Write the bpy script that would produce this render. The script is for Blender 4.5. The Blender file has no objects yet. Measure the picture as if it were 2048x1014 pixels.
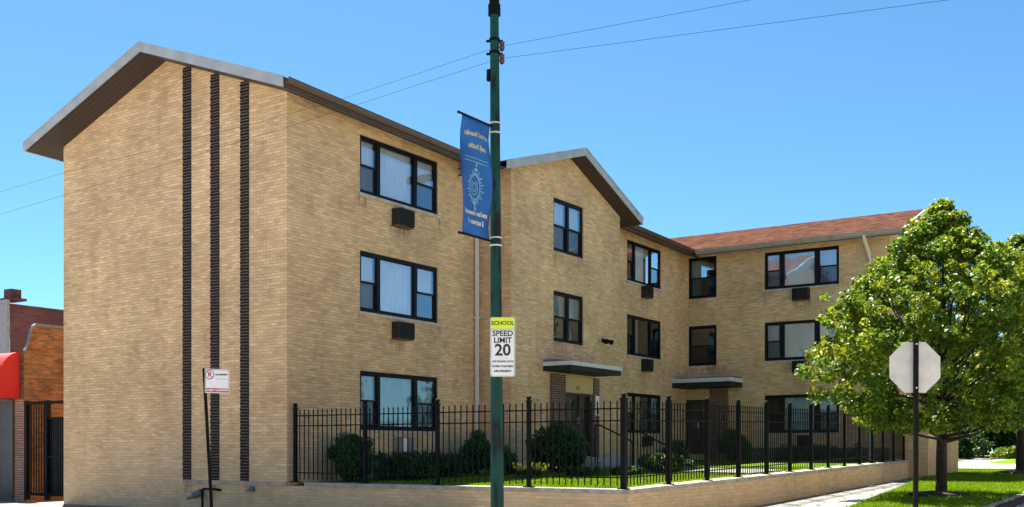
import bpy, bmesh, math, random
import numpy as np
from mathutils import Vector, Matrix

# ------------------------------------------------------------------ camera, sky, sun, exposure
S = bpy.context.scene
COL = S.collection
random.seed(7)
R = math.radians

YAW = math.atan((1024 + 2300) / 2188.58)                  # street direction against the view
cam = bpy.data.cameras.new("camera")
cam_o = bpy.data.objects.new("camera", cam); COL.objects.link(cam_o)
cam_o.location = (16.947, -16.959, 1.37)
cam_o.rotation_euler = (R(90), 0, math.atan2(0.5499, 0.8352))
cam.sensor_width = 36
cam.lens = 36 * 2188.58 / 2048
cam.shift_y = (900 - 507) / 2048
cam.clip_start = 0.1; cam.clip_end = 2000
S.camera = cam_o

SUN_AZ = math.atan2(0.58, -0.81)                           # direction towards the sun, in x/y
SUN_EL = R(61)
W = bpy.data.worlds.new("World"); S.world = W; W.use_nodes = True
wn = W.node_tree.nodes; wl = W.node_tree.links
sky = wn.new("ShaderNodeTexSky"); sky.sky_type = 'NISHITA'; sky.sun_disc = False
sky.sun_elevation = SUN_EL; sky.sun_rotation = R(90) - SUN_AZ
sky.altitude = 1200; sky.air_density = 0.75; sky.dust_density = 0.8; sky.ozone_density = 6.0
wn["Background"].inputs[1].default_value = 0.05
tint = wn.new("ShaderNodeMix"); tint.data_type = 'RGBA'; tint.blend_type = 'MULTIPLY'; tint.inputs[0].default_value = 1
tint.inputs[7].default_value = (.68, 1.0, .98, 1)        # the clear cyan-blue of the day
wl.new(sky.outputs[0], tint.inputs[6]); wl.new(tint.outputs[2], wn["Background"].inputs[0])

sl = bpy.data.lights.new("sun", 'SUN'); sl.energy = 5.0; sl.angle = R(0.5); sl.color = (1, 0.94, 0.84)
sun_o = bpy.data.objects.new("sun", sl); COL.objects.link(sun_o)
sd = Vector((math.cos(SUN_AZ) * math.cos(SUN_EL), math.sin(SUN_AZ) * math.cos(SUN_EL), math.sin(SUN_EL)))
sun_o.rotation_euler = sd.to_track_quat('Z', 'Y').to_euler(); sun_o.location = (0, 0, 40)
S.view_settings.view_transform = 'Standard'; S.view_settings.look = 'None'
S.view_settings.exposure = 2.1; S.view_settings.gamma = 1; S.view_settings.use_curve_mapping = False
S.cycles.max_bounces = 6; S.cycles.transparent_max_bounces = 12

# ------------------------------------------------------------------ helpers
class MB:
    """collects shapes; build() links them as ONE mesh object"""
    def __init__(s): s.v = []; s.f = []
    def poly(s, pts):
        n = len(s.v); s.v += [tuple(p) for p in pts]; s.f.append(tuple(range(n, n + len(pts))))
    def add(s, vs, fs):
        n = len(s.v); s.v += [tuple(p) for p in vs]; s.f += [tuple(i + n for i in f) for f in fs]
    def box(s, a, b, M=None):
        x0, y0, z0 = a; x1, y1, z1 = b
        vs = [(x0,y0,z0),(x1,y0,z0),(x1,y1,z0),(x0,y1,z0),(x0,y0,z1),(x1,y0,z1),(x1,y1,z1),(x0,y1,z1)]
        if M: vs = [M(p) for p in vs]
        s.add(vs, [(0,3,2,1),(4,5,6,7),(0,1,5,4),(1,2,6,5),(2,3,7,6),(3,0,4,7)])
    def prism(s, prof, p0, p1):
        """prof: list of offset vectors, swept from p0 to p1"""
        n = len(prof)
        vs = [tuple(Vector(p0) + Vector(q)) for q in prof] + [tuple(Vector(p1) + Vector(q)) for q in prof]
        s.add(vs, [tuple(range(n))[::-1], tuple(range(n, 2 * n))] + [(i, (i+1) % n, n + (i+1) % n, n + i) for i in range(n)])
    def bar(s, p0, p1, w, d=None, up=(0, 0, 1)):
        p0 = Vector(p0); p1 = Vector(p1); t = (p1 - p0).normalized(); d = d or w
        u = Vector(up)
        if abs(t.dot(u)) > .98: u = Vector((0, 1, 0))
        a = t.cross(u).normalized(); b = a.cross(t).normalized()
        s.prism([a*w/2+b*d/2, -a*w/2+b*d/2, -a*w/2-b*d/2, a*w/2-b*d/2], p0, p1)
    def tube(s, pts, rad, n=8, cap=True):
        pts = [Vector(p) for p in pts]
        if not hasattr(rad, '__len__'): rad = [rad] * len(pts)
        base = len(s.v); a = None
        for i, p in enumerate(pts):
            t = (pts[min(i+1, len(pts)-1)] - pts[max(i-1, 0)]).normalized()
            if a is None:
                a = t.orthogonal().normalized()
            else:
                a = (a - t * a.dot(t)).normalized()
            b = t.cross(a)
            for k in range(n):
                q = 2 * math.pi * k / n
                s.v.append(tuple(p + (a * math.cos(q) + b * math.sin(q)) * rad[i]))
        for i in range(len(pts) - 1):
            for k in range(n):
                o = base + i * n
                s.f.append((o + k, o + (k+1) % n, o + n + (k+1) % n, o + n + k))
        if cap:
            s.f.append(tuple(range(base, base + n))[::-1]); e = base + (len(pts)-1) * n
            s.f.append(tuple(range(e, e + n)))
    def ball(s, c, r, n=8, sx=1, sy=1, sz=1):
        base = len(s.v)
        m = n // 2 + 1
        for i in range(m + 1):
            th = math.pi * i / m
            for k in range(n):
                ph = 2 * math.pi * k / n
                s.v.append((c[0]+r*sx*math.sin(th)*math.cos(ph), c[1]+r*sy*math.sin(th)*math.sin(ph), c[2]+r*sz*math.cos(th)))
        for i in range(m):
            for k in range(n):
                o = base + i * n
                s.f.append((o + k, o + n + k, o + n + (k+1) % n, o + (k+1) % n))
    def build(s, name, mat, parent=None, smooth=False, bevel=0):
        me = bpy.data.meshes.new(name); me.from_pydata(s.v, [], s.f); me.validate(); me.update()
        bm = bmesh.new(); bm.from_mesh(me); bmesh.ops.recalc_face_normals(bm, faces=bm.faces[:]); bm.to_mesh(me); bm.free()
        if smooth: me.polygons.foreach_set("use_smooth", [True] * len(me.polygons))
        me.materials.append(mat)
        o = bpy.data.objects.new(name, me); COL.objects.link(o)
        if parent:
            o.parent = parent; o.matrix_parent_inverse = Matrix.Translation(parent.location).inverted() if parent.type == 'EMPTY' and not parent.parent else Matrix()
        if bevel:
            m = o.modifiers.new("bevel", 'BEVEL'); m.width = bevel; m.segments = 2; m.limit_method = 'ANGLE'
        return o

def tag(o, label, cat, group=None, kind=None):
    o["label"] = label; o["category"] = cat
    if group: o["group"] = group
    if kind: o["kind"] = kind
    return o
def thing(name, loc, label, cat, group=None):
    o = bpy.data.objects.new(name, None); COL.objects.link(o); o.location = loc; o.empty_display_size = .2
    return tag(o, label, cat, group)

# ------------------------------------------------------------------ materials
def mat(name):
    m = bpy.data.materials.new(name); m.use_nodes = True
    nt = m.node_tree
    return m, nt.nodes, nt.links, nt.nodes["Principled BSDF"]
def simple(name, col, rough=.6, metal=0, noise=.12, scale=6, bump=0, bscale=60, spec=.5):
    m, n, l, b = mat(name)
    b.inputs["Roughness"].default_value = rough; b.inputs["Metallic"].default_value = metal
    b.inputs["Specular IOR Level"].default_value = spec
    g = n.new("ShaderNodeNewGeometry")
    t = n.new("ShaderNodeTexNoise"); t.inputs["Scale"].default_value = scale; t.inputs["Detail"].default_value = 6
    l.new(g.outputs["Position"], t.inputs["Vector"])
    r = n.new("ShaderNodeMapRange"); r.inputs[1].default_value = .3; r.inputs[2].default_value = .7
    r.inputs[3].default_value = 1 - noise; r.inputs[4].default_value = 1 + noise
    l.new(t.outputs[0], r.inputs[0])
    h = n.new("ShaderNodeHueSaturation"); h.inputs["Color"].default_value = (*col, 1)
    l.new(r.outputs[0], h.inputs["Value"]); l.new(h.outputs[0], b.inputs["Base Color"])
    if bump:
        t2 = n.new("ShaderNodeTexNoise"); t2.inputs["Scale"].default_value = bscale; t2.inputs["Detail"].default_value = 4
        l.new(g.outputs["Position"], t2.inputs["Vector"])
        bp = n.new("ShaderNodeBump"); bp.inputs["Strength"].default_value = bump; bp.inputs["Distance"].default_value = .02
        l.new(t2.outputs[0], bp.inputs["Height"]); l.new(bp.outputs[0], b.inputs["Normal"])
    return m
def wall_uv(n, l):
    """brick coordinates that follow whichever wall plane the face lies in"""
    g = n.new("ShaderNodeNewGeometry")
    sn = n.new("ShaderNodeSeparateXYZ"); l.new(g.outputs["True Normal"], sn.inputs[0])
    sp = n.new("ShaderNodeSeparateXYZ"); l.new(g.outputs["Position"], sp.inputs[0])
    ab = n.new("ShaderNodeMath"); ab.operation = 'ABSOLUTE'; l.new(sn.outputs[0], ab.inputs[0])
    gt = n.new("ShaderNodeMath"); gt.operation = 'GREATER_THAN'; gt.inputs[1].default_value = .7; l.new(ab.outputs[0], gt.inputs[0])
    mx = n.new("ShaderNodeMix"); l.new(gt.outputs[0], mx.inputs[0]); l.new(sp.outputs[0], mx.inputs[2]); l.new(sp.outputs[1], mx.inputs[3])
    c = n.new("ShaderNodeCombineXYZ"); l.new(mx.outputs[0], c.inputs[0]); l.new(sp.outputs[2], c.inputs[1])
    return g, sp, c
def brick(name, c1, c2, mortar, w=.203, h=.0677, ms=.009, bump=.5, stain=.25, tint=None, pale=False):
    m, n, l, b = mat(name)
    g, sp, uv = wall_uv(n, l)
    t = n.new("ShaderNodeTexBrick"); t.offset = .5
    t.inputs["Scale"].default_value = 1; t.inputs["Brick Width"].default_value = w; t.inputs["Row Height"].default_value = h
    t.inputs["Mortar Size"].default_value = ms; t.inputs["Mortar Smooth"].default_value = .2; t.inputs["Bias"].default_value = 0
    t.inputs["Color1"].default_value = (*c1, 1); t.inputs["Color2"].default_value = (*c2, 1); t.inputs["Mortar"].default_value = (*mortar, 1)
    l.new(uv.outputs[0], t.inputs["Vector"])
    col = t.outputs[0]
    # broad weathering
    nz = n.new("ShaderNodeTexNoise"); nz.inputs["Scale"].default_value = .55; nz.inputs["Detail"].default_value = 7; nz.inputs["Roughness"].default_value = .62
    l.new(g.outputs["Position"], nz.inputs["Vector"])
    mr = n.new("ShaderNodeMapRange"); mr.inputs[1].default_value = .3; mr.inputs[2].default_value = .7
    mr.inputs[3].default_value = 1 - stain; mr.inputs[4].default_value = 1 + stain * .6
    l.new(nz.outputs[0], mr.inputs[0])
    # each course varies a little along its length
    mp = n.new("ShaderNodeMapping"); mp.inputs["Scale"].default_value = (2.2, 14.77, 1); l.new(uv.outputs[0], mp.inputs["Vector"])
    n2 = n.new("ShaderNodeTexNoise"); n2.inputs["Scale"].default_value = 1; n2.inputs["Detail"].default_value = 2; l.new(mp.outputs[0], n2.inputs["Vector"])
    m2 = n.new("ShaderNodeMapRange"); m2.inputs[1].default_value = .3; m2.inputs[2].default_value = .7; m2.inputs[3].default_value = .86; m2.inputs[4].default_value = 1.13
    l.new(n2.outputs[0], m2.inputs[0])
    mu = n.new("ShaderNodeMath"); mu.operation = 'MULTIPLY'; l.new(mr.outputs[0], mu.inputs[0]); l.new(m2.outputs[0], mu.inputs[1])
    hs = n.new("ShaderNodeHueSaturation"); l.new(col, hs.inputs["Color"]); l.new(mu.outputs[0], hs.inputs["Value"])
    col = hs.outputs[0]
    if tint:                                    # streaky grime patches with a shape of their own
        mp2 = n.new("ShaderNodeMapping"); mp2.inputs["Scale"].default_value = (1.6, .35, 1); l.new(uv.outputs[0], mp2.inputs["Vector"])
        n3 = n.new("ShaderNodeTexNoise"); n3.inputs["Scale"].default_value = 1.3; n3.inputs["Detail"].default_value = 8; n3.inputs["Roughness"].default_value = .7
        l.new(mp2.outputs[0], n3.inputs["Vector"])
        m3 = n.new("ShaderNodeMapRange"); m3.inputs[1].default_value = .52; m3.inputs[2].default_value = .78; m3.inputs[3].default_value = 0; m3.inputs[4].default_value = .55
        l.new(n3.outputs[0], m3.inputs[0])
        mx = n.new("ShaderNodeMix"); mx.data_type = 'RGBA'; mx.blend_type = 'MULTIPLY'
        l.new(m3.outputs[0], mx.inputs[0]); l.new(col, mx.inputs[6]); mx.inputs[7].default_value = (*tint, 1)
        col = mx.outputs[2]
    if pale:                                    # lime bloom on the lowest courses
        n4 = n.new("ShaderNodeTexNoise"); n4.inputs["Scale"].default_value = 1.5; n4.inputs["Detail"].default_value = 8; l.new(g.outputs["Position"], n4.inputs["Vector"])
        m4 = n.new("ShaderNodeMapRange"); m4.inputs[1].default_value = 2.3; m4.inputs[2].default_value = .4; m4.inputs[3].default_value = 0; m4.inputs[4].default_value = .75; l.new(sp.outputs[2], m4.inputs[0])
        m5 = n.new("ShaderNodeMath"); m5.operation = 'MULTIPLY'; l.new(n4.outputs[0], m5.inputs[0]); l.new(m4.outputs[0], m5.inputs[1])
        mx2 = n.new("ShaderNodeMix"); mx2.data_type = 'RGBA'; l.new(m5.outputs[0], mx2.inputs[0]); l.new(col, mx2.inputs[6]); mx2.inputs[7].default_value = (.70,.50,.30,1)
        col = mx2.outputs[2]
    l.new(col, b.inputs["Base Color"]); b.inputs["Roughness"].default_value = .85; b.inputs["Specular IOR Level"].default_value = .25
    bp = n.new("ShaderNodeBump"); bp.inputs["Strength"].default_value = bump; bp.inputs["Distance"].default_value = .012; bp.invert = True
    l.new(t.outputs[1], bp.inputs["Height"]); l.new(bp.outputs[0], b.inputs["Normal"])
    return m

M = {}
M['brick'] = brick("tan_brick", (.80,.53,.295), (.63,.39,.19), (.52,.37,.22), tint=(.60,.52,.45), pale=True)
M['brick_dark'] = brick("dark_brick", (.10,.045,.03), (.17,.085,.06), (.30,.24,.2), ms=.011)
def m_strip():
    m, n, l, b = mat("strip_brick")
    g = n.new("ShaderNodeNewGeometry"); sp = n.new("ShaderNodeSeparateXYZ"); l.new(g.outputs["Position"], sp.inputs[0])
    md = n.new("ShaderNodeMath"); md.operation = 'FLOORED_MODULO'; md.inputs[1].default_value = .0677; l.new(sp.outputs[2], md.inputs[0])
    gt = n.new("ShaderNodeMath"); gt.operation = 'GREATER_THAN'; gt.inputs[1].default_value = .047; l.new(md.outputs[0], gt.inputs[0])
    nz = n.new("ShaderNodeTexNoise"); nz.inputs["Scale"].default_value = 7; nz.inputs["Detail"].default_value = 5; l.new(g.outputs["Position"], nz.inputs["Vector"])
    mu = n.new("ShaderNodeMath"); mu.operation = 'MULTIPLY'; l.new(gt.outputs[0], mu.inputs[0]); l.new(nz.outputs[0], mu.inputs[1])
    r = n.new("ShaderNodeValToRGB"); e = r.color_ramp.elements; e[0].color = (.017,.012,.011,1); e[1].color = (.20,.15,.12,1); e[1].position = .8
    l.new(mu.outputs[0], r.inputs[0]); l.new(r.outputs[0], b.inputs["Base Color"]); b.inputs["Roughness"].default_value = .85; b.inputs["Specular IOR Level"].default_value = .2
    return m
M['brick_strip'] = m_strip()
M['brick_orange'] = brick("orange_brick", (.29,.125,.048), (.14,.055,.024), (.19,.115,.07), stain=.6, tint=(.5,.4,.35))
M['brick_pink'] = brick("pink_brick", (.50,.27,.2), (.40,.2,.15), (.14,.09,.07), ms=.012)
M['brick_purple'] = brick("purple_brick", (.17,.06,.05), (.12,.045,.045), (.13,.07,.07), stain=.4)
M['fascia'] = simple("grey_metal", (.36,.37,.38), .45, noise=.14, scale=3)
M['fascia_white'] = simple("pale_metal", (.6,.6,.6), .5, noise=.08)
M['gutter'] = simple("brown_gutter", (.085,.05,.035), .4, noise=.2, scale=4)
M['gutter_grey'] = simple("grey_gutter", (.33,.27,.23), .45, noise=.2, scale=4)
M['frame'] = simple("window_frame", (.005,.005,.008), .5, noise=.2, spec=.2)
M['sill'] = simple("stone_sill", (.46,.39,.33), .8, noise=.2, scale=8)
M['coping'] = simple("coping_stone", (.38,.325,.26), .85, noise=.25, scale=5, bump=.3)
M['iron'] = simple("black_iron", (.0035,.0035,.0035), .6, noise=.3, spec=.12)
M['white'] = simple("white_paint", (.66,.64,.6), .5, noise=.06)
M['concrete'] = simple("concrete", (.32,.31,.295), .9, noise=.2, scale=2.5, bump=.2, bscale=90)
M['asphalt'] = simple("asphalt", (.25,.24,.225), .9, noise=.25, scale=3, bump=.5, bscale=200)
M['road_concrete'] = simple("road_concrete", (.38,.36,.33), .9, noise=.2, scale=3, bump=.4, bscale=150)
M['canopy'] = simple("canopy_trim", (.022,.021,.022), .6, noise=.2, spec=.2)
M['ac'] = simple("ac_case", (.028,.024,.022), .6, noise=.3, spec=.2)
M['ac_light'] = simple("ac_case_grey", (.30,.29,.27), .5, noise=.2)
M['grille'] = simple("ac_grille", (.007,.007,.008), .6, noise=.3, spec=.2)
M['lintel'] = simple("lintel_panel", (.55,.40,.20), .7, noise=.1)
M['door'] = simple("door_wood", (.03,.02,.016), .45, noise=.4, scale=3)
M['red'] = simple("awning_fabric", (.45,.006,.006), .75, noise=.06)
M['mulch'] = simple("mulch", (.018,.011,.008), 1, noise=.6, scale=25, bump=1, bscale=50)
M['soil'] = simple("soil", (.05,.035,.02), 1, noise=.5, scale=8, bump=1, bscale=30)
M['dry_ground'] = simple("dry_ground", (.27,.25,.20), 1, noise=.3, scale=.3)
M['bark'] = simple("bark", (.022,.015,.011), .95, noise=.5, scale=9, bump=1, bscale=25)
M['alu'] = simple("sign_back", (.50,.48,.45), .55, metal=.0, noise=.13, scale=5)
M['sign_white'] = simple("sign_white", (.78,.77,.76), .45, noise=.04)
M['sign_yellow'] = simple("sign_yellow", (.72,.80,.01), .45, noise=.04)
M['sign_red'] = simple("sign_red", (.50,.02,.03), .45, noise=.06)
M['ink'] = simple("ink", (.015,.015,.017), .5, noise=.1)
M['ink_red'] = simple("ink_red", (.42,.03,.05), .5, noise=.1)
M['gold'] = simple("gold_ink", (.36,.35,.24), .6, noise=.2, scale=30)
M['banner_ink'] = simple("banner_ink", (.50,.50,.44), .6, noise=.25, scale=30)
M['paleblue'] = simple("pale_ink", (.13,.30,.42), .6, noise=.3, scale=25)
M['cable'] = simple("cable", (.006,.006,.006), .9, spec=.0)
M['glassy'] = simple("insulator", (.07,.02,.03), .25)
M['slate'] = simple("slate", (.13,.135,.14), .7, noise=.2)
M['grey_render'] = simple("grey_render", (.30,.29,.30), .85, noise=.15)
M['flower'] = simple("flower", (.75,.55,.02), .6, noise=.2)
M['house'] = simple("house_siding", (.62,.58,.5), .8, noise=.08)
M['house_warm'] = simple("house_paint", (.66,.56,.42), .8, noise=.08)
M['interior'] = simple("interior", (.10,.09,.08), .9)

def m_soffit():
    m, n, l, b = mat("soffit_planks")
    g = n.new("ShaderNodeNewGeometry"); w = n.new("ShaderNodeTexWave"); w.bands_direction = 'Y'; w.wave_profile = 'SAW'
    w.inputs["Scale"].default_value = 2.4; w.inputs["Distortion"].default_value = .3
    l.new(g.outputs["Position"], w.inputs["Vector"])
    r = n.new("ShaderNodeValToRGB"); r.color_ramp.elements[0].color = (.012,.007,.006,1); r.color_ramp.elements[1].color = (.045,.028,.023,1)
    r.color_ramp.elements[1].position = .35
    l.new(w.outputs[1], r.inputs[0]); l.new(r.outputs[0], b.inputs["Base Color"]); b.inputs["Roughness"].default_value = .6
    return m
M['soffit'] = m_soffit()
def m_shingle():
    m, n, l, b = mat("shingles")
    g = n.new("ShaderNodeNewGeometry")
    t = n.new("ShaderNodeTexBrick"); t.inputs["Scale"].default_value = 1; t.inputs["Brick Width"].default_value = .3; t.inputs["Row Height"].default_value = .14
    t.inputs["Mortar Size"].default_value = .006; t.inputs["Color1"].default_value = (.105,.052,.038,1); t.inputs["Color2"].default_value = (.070,.033,.024,1); t.inputs["Mortar"].default_value = (.035,.016,.011,1)
    l.new(g.outputs["Position"], t.inputs["Vector"])
    nz = n.new("ShaderNodeTexNoise"); nz.inputs["Scale"].default_value = 3; nz.inputs["Detail"].default_value = 8; l.new(g.outputs["Position"], nz.inputs["Vector"])
    mr = n.new("ShaderNodeMapRange"); mr.inputs[1].default_value = .3; mr.inputs[2].default_value = .7; mr.inputs[3].default_value = .65; mr.inputs[4].default_value = 1.25; l.new(nz.outputs[0], mr.inputs[0])
    h = n.new("ShaderNodeHueSaturation"); l.new(t.outputs[0], h.inputs["Color"]); l.new(mr.outputs[0], h.inputs["Value"])
    l.new(h.outputs[0], b.inputs["Base Color"]); b.inputs["Roughness"].default_value = 1; b.inputs["Specular IOR Level"].default_value = .0
    bp = n.new("ShaderNodeBump"); bp.inputs["Strength"].default_value = .8; bp.inputs["Distance"].default_value = .02; bp.invert = True
    l.new(t.outputs[1], bp.inputs["Height"]); l.new(bp.outputs[0], b.inputs["Normal"])
    return m
M['shingle'] = m_shingle()
def m_glass(name, refl, tint):
    m, n, l, b = mat(name); n.remove(b)
    out = n["Material Output"]
    tr = n.new("ShaderNodeBsdfTransparent"); tr.inputs[0].default_value = (*tint, 1)
    gl = n.new("ShaderNodeBsdfGlossy"); gl.inputs["Roughness"].default_value = .015; gl.inputs["Color"].default_value = (.86,.93,1,1)
    fr = n.new("ShaderNodeFresnel"); fr.inputs[0].default_value = 1.6
    ad = n.new("ShaderNodeMath"); ad.operation = 'ADD'; ad.use_clamp = True; ad.inputs[1].default_value = refl; l.new(fr.outputs[0], ad.inputs[0])
    g = n.new("ShaderNodeNewGeometry"); nz = n.new("ShaderNodeTexNoise"); nz.inputs["Scale"].default_value = 1.1; l.new(g.outputs["Position"], nz.inputs["Vector"])
    bp = n.new("ShaderNodeBump"); bp.inputs["Strength"].default_value = .25; bp.inputs["Distance"].default_value = .02; l.new(nz.outputs[0], bp.inputs["Height"]); l.new(bp.outputs[0], gl.inputs["Normal"])
    mx = n.new("ShaderNodeMixShader"); l.new(ad.outputs[0], mx.inputs[0]); l.new(tr.outputs[0], mx.inputs[1]); l.new(gl.outputs[0], mx.inputs[2])
    l.new(mx.outputs[0], out.inputs[0])
    return m
M['glass'] = m_glass("window_glass", .24, (.88,.93,.97))
M['glass_mid'] = m_glass("window_glass_ground", .08, (.86,.93,.95))
M['glass_low'] = m_glass("window_glass_screen", .10, (.42,.5,.55))
M['curtain'] = simple("curtain", (.86,.88,.90), .9, noise=.06, scale=2)
M['curtain_teal'] = simple("curtain_blue", (.40,.55,.62), .9, noise=.12, scale=2)
def m_leaf(name, c0, c1, c2, trans=.35, rough=.45, patch=1.2):
    m, n, l, b = mat(name); out = n["Material Output"]
    g = n.new("ShaderNodeNewGeometry")
    r = n.new("ShaderNodeValToRGB"); e = r.color_ramp.elements
    e[0].color = (*c0, 1); e[1].color = (*c2, 1); k = e.new(.5); k.color = (*c1, 1)
    nz = n.new("ShaderNodeTexNoise"); nz.inputs["Scale"].default_value = patch; nz.inputs["Detail"].default_value = 2; l.new(g.outputs["Position"], nz.inputs["Vector"])
    mx = n.new("ShaderNodeMix"); mx.inputs[0].default_value = .5
    mr = n.new("ShaderNodeMapRange"); mr.inputs[1].default_value = .32; mr.inputs[2].default_value = .68; l.new(nz.outputs[0], mr.inputs[0])
    l.new(g.outputs["Random Per Island"], mx.inputs[2]); l.new(mr.outputs[0], mx.inputs[3])
    l.new(mx.outputs[0], r.inputs[0]); l.new(r.outputs[0], b.inputs["Base Color"])
    b.inputs["Roughness"].default_value = rough; b.inputs["Specular IOR Level"].default_value = .22
    tl = n.new("ShaderNodeBsdfTranslucent"); h = n.new("ShaderNodeHueSaturation"); h.inputs["Value"].default_value = 1.7; h.inputs["Hue"].default_value = .48
    l.new(r.outputs[0], h.inputs["Color"]); l.new(h.outputs[0], tl.inputs[0])
    ms = n.new("ShaderNodeMixShader"); ms.inputs[0].default_value = trans
    l.new(b.outputs[0], ms.inputs[1]); l.new(tl.outputs[0], ms.inputs[2]); l.new(ms.outputs[0], out.inputs[0])
    return m
M['leaf'] = m_leaf("tree_leaf", (.020,.066,.009), (.080,.155,.010), (.29,.30,.012), trans=.33)
M['leaf_dark'] = m_leaf("shrub_leaf", (.016,.060,.020), (.028,.092,.027), (.05,.13,.035), trans=.25)
M['leaf_bed'] = m_leaf("bed_leaf", (.022,.06,.008), (.045,.10,.012), (.09,.14,.02), trans=.25)
M['leaf_far'] = m_leaf("far_leaf", (.015,.045,.010), (.03,.075,.012), (.06,.11,.016), trans=.25)
M['blade'] = m_leaf("grass_blade", (.065,.15,.003), (.11,.21,.004), (.17,.27,.006), trans=.3, patch=.8)
def m_lawn():
    m, n, l, b = mat("lawn")
    g = n.new("ShaderNodeNewGeometry")
    nz = n.new("ShaderNodeTexNoise"); nz.inputs["Scale"].default_value = 1.4; nz.inputs["Detail"].default_value = 10; nz.inputs["Roughness"].default_value = .75; l.new(g.outputs["Position"], nz.inputs["Vector"])
    r = n.new("ShaderNodeValToRGB"); e = r.color_ramp.elements; e[0].position = .3; e[1].position = .72
    e[0].color = (.06,.135,.003,1); e[1].color = (.16,.27,.005,1)
    l.new(nz.outputs[0], r.inputs[0]); l.new(r.outputs[0], b.inputs["Base Color"]); b.inputs["Roughness"].default_value = .95; b.inputs["Specular IOR Level"].default_value = .1
    n2 = n.new("ShaderNodeTexNoise"); n2.inputs["Scale"].default_value = 45; l.new(g.outputs["Position"], n2.inputs["Vector"])
    bp = n.new("ShaderNodeBump"); bp.inputs["Strength"].default_value = 1; bp.inputs["Distance"].default_value = .05; l.new(n2.outputs[0], bp.inputs["Height"]); l.new(bp.outputs[0], b.inputs["Normal"])
    return m
M['lawn'] = m_lawn()
def m_pave(name, col, joint, axis_w, axis_h):
    m, n, l, b = mat(name)
    g = n.new("ShaderNodeNewGeometry")
    t = n.new("ShaderNodeTexBrick"); t.offset = 0; t.inputs["Scale"].default_value = 1; t.inputs["Brick Width"].default_value = axis_w; t.inputs["Row Height"].default_value = axis_h
    t.inputs["Mortar Size"].default_value = .012; t.inputs["Color1"].default_value = (*col, 1); t.inputs["Color2"].default_value = tuple(c * .9 for c in col) + (1,); t.inputs["Mortar"].default_value = (*joint, 1)
    l.new(g.outputs["Position"], t.inputs["Vector"])
    nz = n.new("ShaderNodeTexNoise"); nz.inputs["Scale"].default_value = 2.2; nz.inputs["Detail"].default_value = 9; l.new(g.outputs["Position"], nz.inputs["Vector"])
    mr = n.new("ShaderNodeMapRange"); mr.inputs[1].default_value = .3; mr.inputs[2].default_value = .7; mr.inputs[3].default_value = .8; mr.inputs[4].default_value = 1.15; l.new(nz.outputs[0], mr.inputs[0])
    h = n.new("ShaderNodeHueSaturation"); l.new(t.outputs[0], h.inputs["Color"]); l.new(mr.outputs[0], h.inputs["Value"]); l.new(h.outputs[0], b.inputs["Base Color"])
    b.inputs["Roughness"].default_value = .9
    return m
M['pave_light'] = m_pave("street_pavement", (.42,.39,.35), (.14,.13,.12), 1.5, 1.5)
M['pave'] = m_pave("pavement", (.175,.172,.168), (.07,.068,.065), 1.5, 1.5)  # darkened concrete; shade on the side pavement is put into this colour
def m_pole():
    m, n, l, b = mat("pole_paint")
    g = n.new("ShaderNodeNewGeometry")
    mp = n.new("ShaderNodeMapping"); mp.inputs["Scale"].default_value = (5, 5, 1.1); l.new(g.outputs["Position"], mp.inputs["Vector"])
    nz = n.new("ShaderNodeTexNoise"); nz.inputs["Scale"].default_value = 1.6; nz.inputs["Detail"].default_value = 7; l.new(mp.outputs[0], nz.inputs["Vector"])
    r = n.new("ShaderNodeValToRGB"); e = r.color_ramp.elements; e[0].position = .40; e[1].position = .46
    e[0].color = (.007,.012,.011,1); e[1].color = (.004,.043,.032,1); k = e.new(.62); k.color = (.007,.056,.041,1)
    l.new(nz.outputs[0], r.inputs[0]); l.new(r.outputs[0], b.inputs["Base Color"]); b.inputs["Roughness"].default_value = .55; b.inputs["Specular IOR Level"].default_value = .2
    return m
M['pole'] = m_pole()
def m_banner():
    m, n, l, b = mat("banner_fabric")
    g = n.new("ShaderNodeNewGeometry"); nz = n.new("ShaderNodeTexNoise"); nz.inputs["Scale"].default_value = 1.3; nz.inputs["Detail"].default_value = 3; l.new(g.outputs["Position"], nz.inputs["Vector"])
    r = n.new("ShaderNodeValToRGB"); e = r.color_ramp.elements; e[0].position = .35; e[1].position = .65; e[0].color = (.003,.05,.20,1); e[1].color = (.007,.105,.34,1)
    l.new(nz.outputs[0], r.inputs[0]); l.new(r.outputs[0], b.inputs["Base Color"]); b.inputs["Roughness"].default_value = .8
    return m
M['banner'] = m_banner()

# ------------------------------------------------------------------ ground
def gz(v): return .022 * min(max(v, 0), 20) + .012 * min(max(v - 20, 0), 45)
def strip(name, edges, m, off, label, cat, vs, kind="structure"):
    """edges(v) -> (u0, u1); a sheet that follows the rise of the side street"""
    b = MB()
    for a, c in zip(vs, vs[1:]):
        e0, e1 = edges(a), edges(c)
        n = max(1, int(abs(e0[1] - e0[0]) / 40))
        for i in range(n):
            f0, f1 = i / n, (i + 1) / n
            b.poly([(e0[0]+(e0[1]-e0[0])*f0, a, gz(a)+off), (e0[0]+(e0[1]-e0[0])*f1, a, gz(a)+off),
                    (e1[0]+(e1[1]-e1[0])*f1, c, gz(c)+off), (e1[0]+(e1[1]-e1[0])*f0, c, gz(c)+off)])
    return tag(b.build(name, m), label, cat, kind=kind)
def lerp_tab(tab, v):
    for (a, x), (b, y) in zip(tab, tab[1:]):
        if v <= b: return x + (y - x) * (v - a) / (b - a)
    return tab[-1][1]
LE = [(-4, 11.3), (-1, 10.9), (7, 10.11), (14, 9.3), (26.5, 7.75), (36.5, 7.1), (47.5, 6.36), (120, 3.0)]    # lawn edge of the side pavement
def lawn_edge(v): return lerp_tab(LE, v)
VS = [-3.3, -2, -1, 0] + [i for i in range(2, 48, 2)] + [48, 55, 65, 80, 120]
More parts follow.
